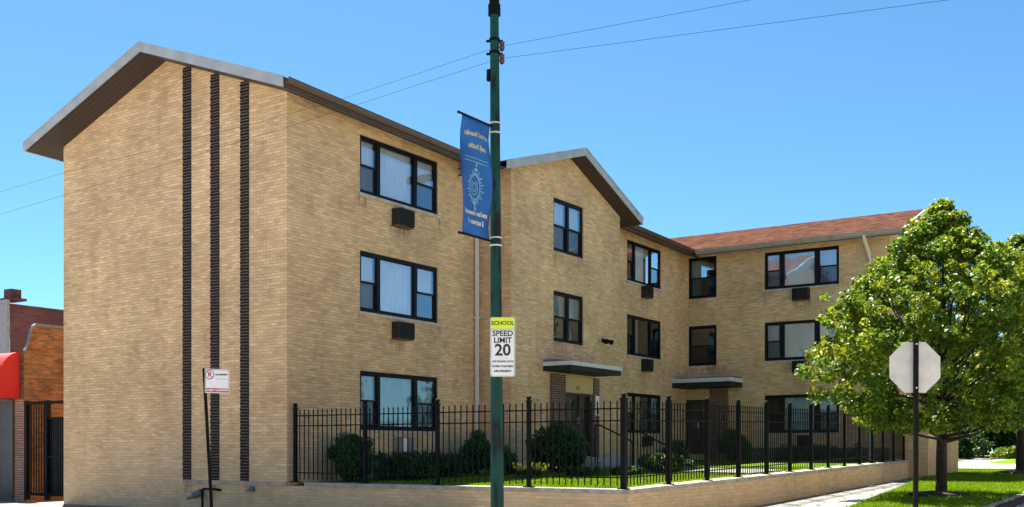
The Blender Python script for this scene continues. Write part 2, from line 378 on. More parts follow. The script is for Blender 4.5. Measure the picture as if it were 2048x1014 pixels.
strip("ground", lambda v: (-500, 500), M['dry_ground'], -.22, "bare earth below the paving and lawns out to the horizon", "ground", [-500, -100, -20, 0, 5, 10, 15, 20, 30, 40, 50, 65, 100, 500])
strip("street", lambda v: (-200, 200), M['asphalt'], -.14, "asphalt street in front of the brick gable", "street", [-14.5, -9, -3.5])
strip("far_pavement", lambda v: (-200, 200), M['pave_light'], .0, "concrete pavement on the near side of the street", "pavement", [-40, -30, -22, -14.6])
strip("side_street", lambda v: (12.82, 21), M['road_concrete'], -.136, "asphalt side street beyond the grass strip", "street", [-3.5] + VS[1:])
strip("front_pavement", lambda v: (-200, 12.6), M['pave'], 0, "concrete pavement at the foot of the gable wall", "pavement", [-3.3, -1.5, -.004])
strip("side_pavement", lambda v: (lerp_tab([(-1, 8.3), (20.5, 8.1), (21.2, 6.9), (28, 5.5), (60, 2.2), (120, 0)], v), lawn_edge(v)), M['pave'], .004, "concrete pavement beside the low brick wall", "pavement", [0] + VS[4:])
strip("parkway_lawn", lambda v: (lawn_edge(v), 12.6), M['lawn'], .02, "mown grass strip between pavement and kerb", "lawn", [1.5] + VS[4:])
strip("kerb", lambda v: (12.6, 12.8), M['concrete'], .03, "pale concrete kerb along the grass strip", "kerb", VS)
strip("side_kerb_face", lambda v: (12.8, 12.82), M['concrete'], -.05, "kerb face towards the side street", "kerb", VS)
strip("far_side_pavement", lambda v: (21, 27), M['pave_light'], .0, "concrete pavement on the far side of the side street", "pavement", [-3.5] + VS[1:])
strip("alley", lambda v: (-40, 13.0), M['pave_light'], .03, "sunlit concrete driveway crossing behind the building", "driveway", [31.5, 34, 38, 40])
strip("garden_lawn", lambda v: (-40, lerp_tab([(40, 4.6), (48, 4.2), (60, 3.4)], v)), M['lawn'], .035, "grass verge across the driveway", "lawn", [40, 44, 48, 55, 60])
strip("far_lawn", lambda v: (-200, 200), M['lawn'], .02, "grass far along the side street", "lawn", [60, 80, 120, 160])
strip("yard", lambda v: (-60, lerp_tab([(20.5, 7.2), (28, 5.5), (60, 2)], v)), M['concrete'], -.02, "concrete yard behind the building", "yard", [20.5, 26, 28, 31.5])
def lz(v): return .645 + .018 * v
b = MB()
for i in range(10):
    a, c = .3 + i * 2.02, .3 + (i + 1) * 2.02
    b.poly([(0, a, lz(a)), (8.0, a, lz(a)), (8.0, c, lz(c)), (0, c, lz(c))])
tag(b.build("courtyard_lawn", M['lawn']), "raised green courtyard lawn inside the iron fence", "lawn", kind="structure")

def grass(name, region, n, zf, label, hmin=.05, hmax=.10):
    rs = np.random.RandomState(5); vs = []; fs = []
    for i in range(n):
        x, y = region(rs)
        z = zf(y); h = rs.uniform(hmin, hmax); a = rs.uniform(0, 6.28); w = .012
        dx, dy = math.cos(a) * w, math.sin(a) * w; k = len(vs)
        vs += [(x - dx, y - dy, z), (x + dx, y + dy, z), (x + rs.normal() * .03, y + rs.normal() * .03, z + h)]
        fs.append((k, k + 1, k + 2))
    me = bpy.data.meshes.new(name); me.from_pydata(vs, [], fs); me.materials.append(M['blade'])
    o = bpy.data.objects.new(name, me); COL.objects.link(o)
    return tag(o, label, "grass", kind="stuff")
def reg_park(rs):
    while True:
        y = 4 + 26 * rs.rand() ** 1.3; x = rs.uniform(7.5, 12.6)
        if x > lawn_edge(y) + .02 and math.hypot(x - 11.05, y - 10.5) > .8 and math.hypot(x - 10.75, y - 24.7) > .9: return x, y
grass("parkway_grass", reg_park, 60000, lambda v: gz(v) + .018, "short grass blades on the strip along the kerb")
grass("courtyard_grass", lambda rs: (rs.uniform(2.5, 7.9), .45 + 12 * rs.rand() ** 1.6), 45000, lambda v: lz(v) - .003, "green blades of the lawn behind the iron fence", .04, .085)

# ------------------------------------------------------------------ apartment building
GP = .36                                                    # roof pitch
RU, RZ = -3.93, 10.69                                        # ridge of the wing with the street gable
def top_main(u, v): return RZ - GP * abs(u - RU) - .022 * max(v, -1)
BV, BZ = 10.25, 9.98                                          # stair bay ridge
def top_bay(v): return BZ - (.305 if v < BV else .375) * abs(v - BV)
CV, CZ, CP = 22.9, 9.8, .38                                  # rear wing ridge
def top_back(v): return CZ - CP * abs(v - CV)
TH = .21
bld = thing("apartment_building", (0, 0, 0), "three-storey tan brick apartment block with gables, black-framed windows and dark vertical brick strips", "building")

class Frame:
    """local wall coordinates: x to the right seen from outside, y outwards, z up"""
    def __init__(s, o, r, n): s.o = Vector(o); s.r = Vector(r); s.n = Vector(n)
    def __call__(s, p): return tuple(s.o + s.r * p[0] + s.n * p[1] + Vector((0, 0, p[2])))
FU = Frame((0, 0, 0), (0, 1, 0), (1, 0, 0))                 # courtyard side of the gable wing: x = v
FB = Frame((1.032, 0, 0), (0, 1, 0), (1, 0, 0))             # stair bay
FC = Frame((0, 20.484, 0), (1, 0, 0), (0, -1, 0))           # rear wing: x = u
FG = Frame((0, 0, 0), (1, 0, 0), (0, -1, 0))                # street gable: x = u

def wall(mb, F, x0, x1, z0, ztop, holes=(), breaks=(), reveal=.11):
    xs = sorted({x0, x1, *breaks, *[h for q in holes for h in q[:2]]})
    zs = sorted({z0, *[h for q in holes for h in q[2:]]})
    for a, c in zip(xs, xs[1:]):
        for i, z in enumerate(zs):
            last = i == len(zs) - 1
            mx = (a + c) / 2
            if not last:
                z2 = zs[i + 1]
                if any(h[0] < mx < h[1] and h[2] < (z + z2) / 2 < h[3] for h in holes): continue
                mb.poly([F((a, 0, z)), F((c, 0, z)), F((c, 0, z2)), F((a, 0, z2))])
            else:
                mb.poly([F((a, 0, z)), F((c, 0, z)), F((c, 0, ztop(c))), F((a, 0, ztop(a)))])
    for (a, c, z, z2) in holes:
        r = -reveal
        mb.poly([F((a, 0, z)), F((a, r, z)), F((a, r, z2)), F((a, 0, z2))])
        mb.poly([F((c, 0, z)), F((c, 0, z2)), F((c, r, z2)), F((c, r, z))])
        mb.poly([F((a, 0, z2)), F((a, r, z2)), F((c, r, z2)), F((c, 0, z2))])
        mb.poly([F((a, 0, z)), F((c, 0, z)), F((c, r, z)), F((a, r, z))])

W1 = [(2.352, 5.344, 7.36, 8.72), (2.352, 5.344, 4.60, 6.02), (2.352, 5.344, 1.84, 3.22)]
W2 = [(15.79, 18.40, 7.06, 8.44), (15.79, 18.40, 4.57, 5.93), (15.79, 18.40, 1.95, 3.30)]
WB = [(9.33, 11.03, 6.98, 8.48), (9.33, 11.03, 4.43, 5.86)]
DB = (9.85, 11.51, 1.18, 3.02)                               # stair bay entrance
W3 = [(3.046, 5.697, 7.06, 8.38), (3.046, 5.697, 4.53, 5.90), (3.046, 5.697, 1.97, 3.31)]
WC = [(.12, 1.226, 6.95, 8.46), (.12, 1.226, 4.47, 5.94)]
DC = (-.0 + .02, .992, 1.22, 3.22)                           # rear wing entrance
EU = 7.4
wb = MB()
sof = lambda u, v: top_main(u, v) - TH + .015
wall(wb, FG, -7.86, 0, -.1, lambda u: sof(u, 0), breaks=(RU,))
wall(wb, FU, 0, 7.165, -.1, lambda v: sof(0, v), W1)
wall(wb, FU, 13.32, 20.484, .5, lambda v: sof(0, v), W2)
wall(wb, FB, 7.165, 13.32, .5, lambda v: top_bay(v) - TH + .015, WB + [DB], breaks=(BV,))
wb.poly([(0, 7.165, .5), (1.032, 7.165, .5), (1.032, 7.165, top_bay(7.165) - TH), (0, 7.165, top_bay(7.165) - TH + .3)])
wb.poly([(0, 13.32, .5), (1.032, 13.32, .5), (1.032, 13.32, top_bay(13.32) - TH), (0, 13.32, top_bay(13.32) - TH + .3)])
wall(wb, FC, 0, EU, .5, lambda u: top_back(20.484) - TH + .015, W3 + WC + [DC])
FE = Frame((EU, 0, 0), (0, 1, 0), (1, 0, 0))
wall(wb, FE, 20.484, 25.35, .3, lambda v: top_back(v) - TH + .015, breaks=(CV,))
FK = Frame((0, 25.35, 0), (1, 0, 0), (0, 1, 0)); wall(wb, FK, -7.86, EU, .3, lambda u: 8.5)
FL = Frame((-7.86, 0, 0), (0, 1, 0), (-1, 0, 0)); wall(wb, FL, 0, 25.35, -.1, lambda v: sof(-7.86, v))
wall_o = wb.build("wall", M['brick'], bld)

# dark projecting-course strips on the street gable
for a, c in ((-3.332, -3.045), (-2.395, -2.105), (-1.43, -1.155)):
    s = MB(); z = .69; zt = sof((a + c) / 2, 0) - .02
    s.box((a, -.006, z), (c, .05, zt)); k = 0
    while z + .068 < zt:
        s.box((a + .004, -.024 if k % 2 else -.008, z + .004), (c - .004, -.005, z + .060)); z += .0677 * 1; k += 1
    s.build("brick_strip", M['brick_strip'], bld)

# interior back faces so that rooms read as dark depth
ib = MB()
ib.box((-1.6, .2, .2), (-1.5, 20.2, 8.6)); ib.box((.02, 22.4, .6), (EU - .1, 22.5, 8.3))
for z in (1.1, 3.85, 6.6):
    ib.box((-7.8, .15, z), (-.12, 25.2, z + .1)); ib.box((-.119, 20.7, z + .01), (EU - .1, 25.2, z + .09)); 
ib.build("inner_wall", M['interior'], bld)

# roofs -----------------------------------------------------------
def slab(mb, pts, t):
    n = len(pts); lo = [(x, y, z - t) for x, y, z in pts]
    mb.add(list(pts) + lo, [tuple(range(n)), tuple(range(n, 2*n))[::-1]] + [(i, (i+1) % n, n + (i+1) % n, n + i) for i in range(n)])
V0, V1, UL, UR = -.72, 26.0, -8.42, .62
main = lambda u, v, d=0: (u, v, top_main(u, v) - d)
rb = MB(); sb = MB()
for ue in (UL, UR):
    q = [(RU, V0), (ue, V0), (ue, V1), (RU, V1)]
    slab(rb, [main(u, v) for u, v in q], .035)
    slab(sb, [main(u, v, TH - .03) for u, v in [(RU, V0 + .03), (ue, V0 + .03), (ue, V1), (RU, V1)]], .03)
bay = lambda u, v, d=0: (u, v, top_bay(v) - d)
BU, BL, BR = 1.53, 6.2, 13.87
for ve in (BL, BR):
    u_in = -3.9
    slab(rb, [bay(u, v) for u, v in [(BU, BV), (BU, ve), (.0, ve), (u_in, BV)]], .035)
    slab(sb, [bay(u, v, TH - .03) for u, v in [(BU - .03, BV), (BU - .03, ve), (.0, ve), (.0, BV)]], .03)
back = lambda u, v, d=0: (u, v, top_back(v) - d)
CU = 8.0
for ve in (19.8, 26.0):
    slab(rb, [back(u, v) for u, v in [(-2.9, CV), (CU, CV), (CU, ve), (.55, ve)]], .035)
    slab(sb, [back(u, v, TH - .03) for u, v in [(-.5, CV), (CU - .03, CV), (CU - .03, ve), (.5, ve)]], .03)
roof_o = rb.build("roof", M['shingle'], bld)
sb.build("soffit", M['soffit'], bld)
def rake(name, P, m, w=.03, out=(0, -1, 0), h=TH + .01, lip=True):
    fb = MB(); o = Vector(out)
    for (a, c) in P:
        a, c = Vector(a), Vector(c)
        d = Vector((0, 0, -h)); k = o * w
        fb.add([a, c, c + d, a + d, a + k, c + k, c + d + k, a + d + k], [(0,1,2,3),(7,6,5,4),(0,4,5,1),(1,5,6,2),(2,6,7,3),(3,7,4,0)])
        if lip:
            e = Vector((0, 0, .012)); k2 = o * (w + .018)
            a2, c2 = a + e, c + e; d2 = Vector((0, 0, -.05))
            fb.add([a2 + o*.002, c2 + o*.002, c2 + d2 + o * (w + .002), a2 + d2 + o * (w + .002), a2 + k2, c2 + k2, c2 + d2 + k2, a2 + d2 + k2], [(0,1,2,3),(7,6,5,4),(0,4,5,1),(1,5,6,2),(2,6,7,3),(3,7,4,0)])
    return fb.build(name, m, bld)
rake("rake_board", [(main(UL, V0), main(RU, V0)), (main(RU, V0), main(UR, V0))], M['fascia'])
rake("rake_board", [(bay(BU, BL), bay(BU, BV)), (bay(BU, BV), bay(BU, BR))], M['fascia'], out=(1, 0, 0))
rake("rake_board", [(back(CU, 19.8), back(CU, CV)), (back(CU, CV), back(CU, 26))], M['fascia_white'], out=(1, 0, 0))
def gutter(a, c, out, m, name="gutter"):
    """K-style trough hung on a fascia board"""
    g = MB(); o = Vector(out); z = Vector((0, 0, 1))
    pr = [o*0 + z*0, o*.012 + z*0, o*.012 - z*.105, o*.075 - z*.105, o*.10 - z*.06, o*.115 - z*.01, o*.105 + z*.004, o*.128 + z*.006, o*.128 - z*.02, o*.112 - z*.065, o*.082 - z*.118, o*0 - z*.118]
    g.prism(pr, a, c)
    g.prism([o*-.03 + z*.0, o*-.002 + z*0, o*-.002 - z*.20, o*-.03 - z*.20], a, c)
    return g.build(name, m, bld)
gutter(main(UR, V0 + .03, .02), main(UR, 6.25, .02), (1, 0, 0), M['gutter'])
gutter(main(UR, 13.75, .02), main(UR, 19.72, .02), (1, 0, 0), M['gutter'])
gutter(back(.72, 19.8, .02), back(CU - .04, 19.8, .02), (0, -1, 0), M['gutter_grey'])
gutter(main(UL, V0 + .03, .02), main(UL, V1, .02), (-1, 0, 0), M['fascia'])
# downspouts
def downspout(pts, m, w=.075):
    d = MB()
    for a, c in zip(pts, pts[1:]): d.bar(a, c, w, w * .8)
    return d.build("downspout", m, bld)
ds = downspout([(.10, 6.93, 8.55), (.10, 6.93, 1.0)], M['white'])
for z in (2.6, 4.9, 7.2):
    c = MB(); c.box((.0, 6.86, z), (.15, 7.0, z + .03)); c.build("strap", M['white'], ds)
downspout([(.66, 13.95, 8.5), (.5, 14.0, 8.40), (.12, 14.05, 8.28), (.10, 13.7, 8.2)], M['white'], .09)
downspout([(6.74, 19.72, 8.5), (6.74, 19.85, 8.36), (6.76, 20.36, 7.95), (6.76, 20.40, 7.7), (6.76, 20.40, 1.0)], M['white'], .085)

# windows ---------------------------------------------------------
def curtain(F, x0, x1, z0, z1, y, m, par, amp=.012, name="curtain"):
    b = MB(); n = max(6, int((x1 - x0) / .045)); pr = []
    for i in range(n + 1):
        x = x0 + (x1 - x0) * i / n
        pr.append((x, y + amp * math.sin(i * 1.9) + amp * .6 * math.sin(i * .7 + x0)))
    for (a, ya), (c, yc) in zip(pr, pr[1:]):
        b.poly([F((a, ya, z0)), F((c, yc, z0)), F((c, yc, z1)), F((a, ya, z1))])
    o = b.build(name, m, par, smooth=True)
    return o
def window(F, hole, kind, cur=("full",), glass='glass', sill=True, cm='curtain'):
    x0, x1, z0, z1 = hole; w = x1 - x0; h = z1 - z0
    f = MB(); T = .075; Y0, Y1 = -.105, -.035
    bx = lambda a, c: f.box((a[0], min(a[1], c[1]), a[2]), (c[0], max(a[1], c[1]), c[2]), F)
    bx((x0, Y0, z1 - T), (x1, Y1, z1)); bx((x0, Y0, z0), (x1, Y1, z0 + T))
    bx((x0, Y0, z0 + T), (x0 + T * .8, Y1, z1 - T)); bx((x1 - T * .8, Y0, z0 + T), (x1, Y1, z1 - T))
    lights = []                                              # (x0, x1, double hung)
    if kind == 'A':
        a, c = x0 + .235 * w, x0 + .705 * w; t = .06
        lights = [(x0 + T*.8, a - t, True), (a + t, c - t, False), (c + t, x1 - T*.8, True)]
        for q in (a, c): bx((q - t, Y0 + .003, z0 + T - .002), (q + t, Y1 + .003, z1 - T + .002))
    elif kind == 'B':
        m_ = (x0 + x1) / 2
        bx((m_ - .055, Y0 + .003, z0 + T - .002), (m_ + .055, Y1 + .003, z1 - T + .002))
        lights = [(x0 + T*.8, m_ - .055, True), (m_ + .055, x1 - T*.8, True)]
    else:
        lights = [(x0 + T*.8, x1 - T*.8, True)]
    fo = f.build("window", M['frame'], bld)
    g = MB(); s = MB(); zm = z0 + T + (h - 2*T) * .50
    def sash(a, c, p, q, y, t=.04):
        s.box((a, y - .03, p), (c, y, p + t), F); s.box((a, y - .03, q - t), (c, y, q), F)
        s.box((a, y - .03, p + t), (a + t, y, q - t), F); s.box((c - t, y - .03, p + t), (c, y, q - t), F)
        g.poly([F((a + t, y - .015, p + t)), F((c - t, y - .015, p + t)), F((c - t, y - .015, q - t)), F((a + t, y - .015, q - t))])
    for a, c, dh in lights:
        a += .001; c -= .001
        if dh:
            sash(a, c, zm - .02, z1 - T, -.05); 
            sash(a, c, z0 + T, zm + .02, -.082)
            lowg = MB(); lowg.poly([F((a + .03, -.056, z0 + T + .02)), F((c - .03, -.056, z0 + T + .02)), F((c - .03, -.056, zm - .022)), F((a + .03, -.056, zm - .022))]); lowg.build("insect_screen", M['screen'], fo)
        else: sash(a, c, z0 + T, z1 - T, -.06, .03)
    s.build("sash", M['frame'], fo)
    g.build("pane", M[glass], fo)
    if sill:
        sb_ = MB(); sb_.box((x0 - .05, -.10, z0 - .075), (x1 + .05, .045, z0 - .003), F); sb_.build("sill", M['sill'], fo)
    for (a, c, dh), k in zip(lights, list(cur) + [cur[-1]] * 4):
        if k == 'full': curtain(F, a, c, z0 + .03, z1 - .05, -.145, M[cm], fo)
        elif k == 'half': curtain(F, a, c, zm - .1, z1 - .05, -.145, M[cm], fo, .003, "blind")
        elif k == 'left': curtain(F, a, a + (c - a) * .4, z0 + .03, z1 - .05, -.145, M[cm], fo)
        elif k == 'most': curtain(F, a, a + (c - a) * .72, z0 + .03, z1 - .05, -.145, M[cm], fo)
    return fo
def m_screen():
    m, n, l, b = mat("insect_mesh"); out = n["Material Output"]; n.remove(b)
    tr = n.new("ShaderNodeBsdfTransparent"); df = n.new("ShaderNodeBsdfDiffuse"); df.inputs[0].default_value = (.02,.022,.025,1)
    mx = n.new("ShaderNodeMixShader"); mx.inputs[0].default_value = .45
    l.new(tr.outputs[0], mx.inputs[1]); l.new(df.outputs[0], mx.inputs[2]); l.new(mx.outputs[0], out.inputs[0])
    return m
M['screen'] = m_screen()
window(FU, W1[0], 'A', ('full', 'full', 'half'))
window(FU, W1[1], 'A', ('full', 'full', 'full'))
window(FU, W1[2], 'A', ('full', 'full', 'full'), 'glass_mid', cm='curtain_teal')
window(FU, W2[0], 'A', ('none', 'most', 'none'))
window(FU, W2[1], 'A', ('none', 'left', 'none'), 'glass_low')
window(FU, W2[2], 'A', ('none', 'full', 'full'), cm='curtain_teal')
window(FB, WB[0], 'B', ('full', 'full'), sill=False)
window(FB, WB[1], 'B', ('full', 'full'), sill=False, cm='curtain_teal')
window(FC, W3[0], 'A', ('full', 'full', 'full'))
window(FC, W3[1], 'A', ('full', 'full', 'full'))
window(FC, W3[2], 'A', ('none', 'full', 'full'), 'glass_mid', cm='curtain_teal')
window(FC, WC[0], 'C', ('left',), 'glass_low', sill=False)
window(FC, WC[1], 'C', ('none',), 'glass_low', sill=False)

# entrances -------------------------------------------------------
def entrance(F, hole, piers, lint, ac_side, cx0, cx1, cz0, cz1, depth, pier_z):
    x0, x1, z0, z1 = hole
    d = MB(); d.box((x0, -.11, z0), (x1, -.08, z1), F)
    d.box((x0 + .0, -.08, z1 - .06), (x1, -.03, z1), F); d.box((x0, -.08, z0), (x0 + .07, -.03, z1 - .06), F); d.box((x1 - .07, -.08, z0), (x1, -.03, z1 - .06), F)
    xm = x0 + (x1 - x0) * .60
    d.box((xm - .035, -.08, z0), (xm + .035, -.03, z1 - .06), F)
    d.box((x0 + .07, -.08, z0 + .0), (xm - .035, -.045, z0 + .9), F)
    do = d.build("door", M['door'], bld)
    g = MB(); g.poly([F((x0 + .17, -.074, z0 + .95)), F((xm - .13, -.074, z0 + .95)), F((xm - .13, -.074, z1 - .18)), F((x0 + .17, -.074, z1 - .18))])
    g.poly([F((xm + .05, -.074, z0 + .2)), F((x1 - .09, -.074, z0 + .2)), F((x1 - .09, -.074, z1 - .1)), F((xm + .05, -.074, z1 - .1))])
    g.build("door_glass", M['glass_low'], do)
    hd = MB(); hd.box((xm - .12, -.045, z0 + .95), (xm - .08, .01, z0 + 1.15), F); hd.build("handle", M['alu'], do)
    for a, c in piers:
        p = MB(); p.box((a, -.02, z0 - .5), (c, .10, pier_z), F); p.build("brick_pier", M['brick_dark'], bld)
    l_ = MB(); l_.box((lint[0], -.01, z1 + .002), (lint[1], .05, pier_z), F); l_.build("lintel_panel", M['lintel'], bld)
    c = MB(); c.box((cx0, 0.002, cz0), (cx1, depth, cz0 + (cz1 - cz0) * .55), F); co = c.build("canopy", M['canopy'], bld)
    e = MB(); k = .03; zz = cz0 + (cz1 - cz0) * .55
    e.box((cx0 - k, .003, zz + .002), (cx1 + k, depth + k, cz1 - .0), F); e.build("canopy_edge", M['fascia_white'], co)
    t = MB(); t.box((cx0 + .02, .004, cz1 + .002), (cx1 - .02, depth * .5, cz1 + .07), F); t.build("canopy_flashing", M['slate'], co)
    return do
entrance(FB, DB, [(9.14, 9.84), (11.52, 11.82)], (9.842, 11.518), 0, 8.77, 11.70, 3.555, 3.80, .89, 3.50)
entrance(FC, DC, [(.998, 1.69)], (.021, .995), 0, -.36, 2.22, 3.62, 3.93, 1.17, 3.60)
# house number and intercom beside the first door
def text(body, size, M4, m, parent, name="lettering", ext=.002, bold=0, align='CENTER'):
    cu = bpy.data.curves.new(name, 'FONT'); cu.body = body; cu.size = size; cu.extrude = ext; cu.offset = bold; cu.align_x = align; cu.align_y = 'CENTER'
    cu.resolution_u = 3
    t = bpy.data.objects.new(name, cu); COL.objects.link(t)
    bpy.context.view_layer.update()
    me = bpy.data.meshes.new_from_object(t.evaluated_get(bpy.context.evaluated_depsgraph_get()))
    bpy.data.objects.remove(t); bpy.data.curves.remove(cu)
    me.transform(M4); me.name = name; me.materials.clear(); me.materials.append(m)
    o = bpy.data.objects.new(name, me); COL.objects.link(o)
    if parent:
        o.parent = parent
        if parent.type == 'EMPTY': o.matrix_parent_inverse = Matrix.Translation(parent.location).inverted()
    return o
def basis(o, x, n):
    x = Vector(x).normalized(); n = Vector(n).normalized(); y = n.cross(x)
    return Matrix(((x[0], y[0], n[0], o[0]), (x[1], y[1], n[1], o[1]), (x[2], y[2], n[2], o[2]), (0, 0, 0, 1)))
text("621", .16, basis((1.085, 10.62, 3.17), (0, 1, 0), (1, 0, 0)), M['ink'], bld, "house_number")
ic = MB(); ic.box((1.135, 11.56, 2.38), (1.16, 11.76, 2.98)); ico = ic.build("intercom", M['sign_white'], bld)
q = MB(); q.box((1.161, 11.6, 2.45), (1.17, 11.72, 2.6)); q.build("intercom_button", M['ink'], ico)
fd = MB(); fd.box((1.85, 20.38, .5), (EU - .02, 20.482, 1.45)); fd.build("foundation", M['brick_dark'], bld)  # darker band along the foot of the rear wing wall

# wall-mounted things
def aircon(F, x0, x1, z0, z1, label, m='ac', y=.25):
    t = thing("air_conditioner", F(((x0 + x1) / 2, 0.02, z0)), label, "air conditioner", "air conditioners set through the walls")
    b = MB(); b.box((x0, .004, z0), (x1, y, z1), F); b.build("case", M[m], t, bevel=.008)
    g = MB(); n = 9
    for i in range(n):
        z = z0 + .03 + (z1 - z0 - .06) * i / (n - 1)
        g.box((x0 + (x1 - x0) * .42, y + .001, z - .008), (x1 - .03, y + .014, z + .008), F)
    g.build("grille", M['grille'] if m == 'ac' else M['slate'], t)
    p = MB(); p.box((x0 + .03, y + .001, z0 + .03), (x0 + (x1 - x0) * .36, y + .006, z1 - .03), F); p.build("control_panel", M['frame'] if m == 'ac' else M['sign_white'], t)
    k = MB(); k.box((x0 - .012, .003, z0 - .03), (x1 + .012, y * .8, z0 - .001), F); k.build("bracket", M['gutter'], t)
    return t
aircon(FU, 3.494, 4.087, 6.80, 7.20, "dark air conditioner under the top-floor window nearest the street gable")
aircon(FU, 3.494, 4.087, 4.07, 4.46, "dark air conditioner under the middle-floor window nearest the street gable")
aircon(FU, 3.60, 4.06, 1.31, 1.68, "pale grey air conditioner at ground level behind the front fence", 'ac_light')
aircon(FU, 16.83, 17.30, 6.62, 7.0, "dark air conditioner under the top-floor window right of the stair gable")
aircon(FU, 16.83, 17.30, 4.09, 4.49, "dark air conditioner under the middle-floor window right of the stair gable")
aircon(FU, 16.9, 17.22, 1.52, 1.84, "dark air conditioner under the ground-floor window between the two entrances")
aircon(FC, 4.12, 4.70, 6.60, 7.0, "dark air conditioner under the top-floor rear wing window beside the tree")
aircon(FC, 4.12, 4.66, 4.08, 4.47, "dark air conditioner under the middle-floor rear wing window, partly behind leaves")
aircon(FC, 4.33, 4.69, 1.50, 1.88, "dark air conditioner low on the rear wing behind the side fence")
wl_ = thing("wall_lamp", (1.04, 12.19, 4.64), "small dark floodlight on the brick of the stair gable", "lamp")
b = MB(); b.box((1.034, 12.13, 4.62), (1.06, 12.25, 4.74)); b.build("mount", M['iron'], wl_)
b = MB(); b.tube([(1.06, 12.19, 4.68), (1.2, 12.15, 4.66)], .02); b.tube([(1.2, 12.12, 4.66), (1.27, 11.98, 4.62)], [.05, .085], 10); b.tube([(1.2, 12.2, 4.66), (1.27, 12.36, 4.62)], [.05, .08], 10); b.build("lamp_head", M['iron'], wl_)

def m_stain():
    m, n, l, b = mat("water_stain"); out = n["Material Output"]; n.remove(b)
    tc = n.new("ShaderNodeTexCoord"); sp = n.new("ShaderNodeSeparateXYZ"); l.new(tc.outputs["Generated"], sp.inputs[0])
    g = n.new("ShaderNodeNewGeometry"); mp = n.new("ShaderNodeMapping"); mp.inputs["Scale"].default_value = (9, 9, .9); l.new(g.outputs["Position"], mp.inputs["Vector"])
    nz = n.new("ShaderNodeTexNoise"); nz.inputs["Scale"].default_value = 1.3; nz.inputs["Detail"].default_value = 6; l.new(mp.outputs[0], nz.inputs["Vector"])
    mr = n.new("ShaderNodeMapRange"); mr.inputs[1].default_value = .42; mr.inputs[2].default_value = .72; mr.inputs[4].default_value = .5; l.new(nz.outputs[0], mr.inputs[0])
    pw = n.new("ShaderNodeMath"); pw.operation = 'POWER'; pw.inputs[1].default_value = 1.6; l.new(sp.outputs[2], pw.inputs[0])
    mu = n.new("ShaderNodeMath"); mu.operation = 'MULTIPLY'; l.new(mr.outputs[0], mu.inputs[0]); l.new(pw.outputs[0], mu.inputs[1])
    tr = n.new("ShaderNodeBsdfTransparent"); df = n.new("ShaderNodeBsdfDiffuse"); df.inputs[0].default_value = (.13,.085,.05,1)
    mx = n.new("ShaderNodeMixShader"); l.new(mu.outputs[0], mx.inputs[0]); l.new(tr.outputs[0], mx.inputs[1]); l.new(df.outputs[0], mx.inputs[2]); l.new(mx.outputs[0], out.inputs[0])
    return m
M['stain'] = m_stain()
for F, x0, x1, zt, h_ in ((FU, 3.42, 4.2, 6.78, .55), (FU, 3.42, 4.15, 4.05, .6), (FU, 2.25, 2.7, 7.28, .5), (FU, 5.0, 5.45, 7.28, .8), (FU, 2.25, 2.6, 4.52, .7), (FU, 5.0, 5.45, 4.52, .6), (FU, 16.7, 17.4, 6.6, .6), (FU, 16.7, 17.4, 4.06, .7),
                          (FB, 9.3, 9.75, 6.97, .9), (FB, 10.6, 11.05, 6.97, .6), (FB, 9.3, 9.8, 4.42, .5), (FB, 10.5, 11.05, 4.42, .55), (FC, 4.05, 4.75, 6.58, .6), (FC, 4.05, 4.7, 4.05, .6), (FC, .1, .6, 6.94, .7), (FC, .7, 1.25, 4.46, .5), (FC, 2.95, 3.4, 6.98, .6), (FC, -.0 + .2, 1.6, 4.4, .38),
                          (FG, -3.34, -3.0, .585, .5), (FG, -2.4, -2.0, .585, .45), (FG, -1.5, -1.1, .585, .5)):
    q = MB(); q.poly([F((x0, .0025, zt - h_)), F((x1, .0025, zt - h_)), F((x1, .0025, zt)), F((x0, .0025, zt))]); q.build("water_stain", M['stain'], bld)

# ------------------------------------------------------------------ low brick wall round the courtyard
UC, UE, VE = 8.18, 8.0, 20.47
def ct(v): return .66 + .0176 * v
kw = thing("low_brick_wall", (8.0, .1, 0), "low tan brick retaining wall with pale stone coping round the courtyard", "wall")
b = MB()
b.poly([(.002, 0, -.1), (UC, 0, -.1), (UC, 0, .60), (.002, 0, .60)]); b.poly([(.002, .3, -.1), (UC - .3, .3, -.1), (UC - .3, .3, .60), (.002, .3, .60)])
b.poly([(.002, 0, .6), (UC, 0, .6), (UC - .3, .3, .6), (.002, .3, .6)])
b.poly([(UC, 0, -.1), (UE, VE, .2), (UE, VE, ct(VE) - .06), (UC, 0, .6)])
b.poly([(UC - .3, .3, -.1), (UE - .3, VE, .2), (UE - .3, VE, ct(VE) - .06), (UC - .3, .3, .6)])
b.poly([(UC, 0, .6), (UE, VE, ct(VE) - .06), (UE - .3, VE, ct(VE) - .06), (UC - .3, .3, .6)])
b.build("brick_body", M['brick'], kw)
b = MB(); e = .045
def cop(a, c):      # slabs with open joints
    b.add([a[0], c[0], c[1], a[1]] + [(p[0], p[1], p[2] + .082) for p in (a[0], c[0], c[1], a[1])], [(0,3,2,1),(4,5,6,7),(0,1,5,4),(1,2,6,5),(2,3,7,6),(3,0,4,7)])
xs = np.linspace(-3.3, UC + e, 10)
for i, (p, q) in enumerate(zip(xs, xs[1:])):
    g = .004; z = .6
    p += g; 
    if i == 8: cop(((p, -e, z), (p, .3 + e, z)), ((q, -e, z), (UC - .3 - e, .3 + e, z)))
    elif p < -.1: cop(((p, -e, z), (p, -.003, z)), ((min(q, -.002), -e, z), (min(q, -.002), -.003, z))); 
    else: cop(((p, -e, z), (p, .3 + e, z)), ((q, -e, z), (q, .3 + e, z)))
vs = np.linspace(-e, VE, 15)
uo = lambda v: UC + (UE - UC) * v / VE
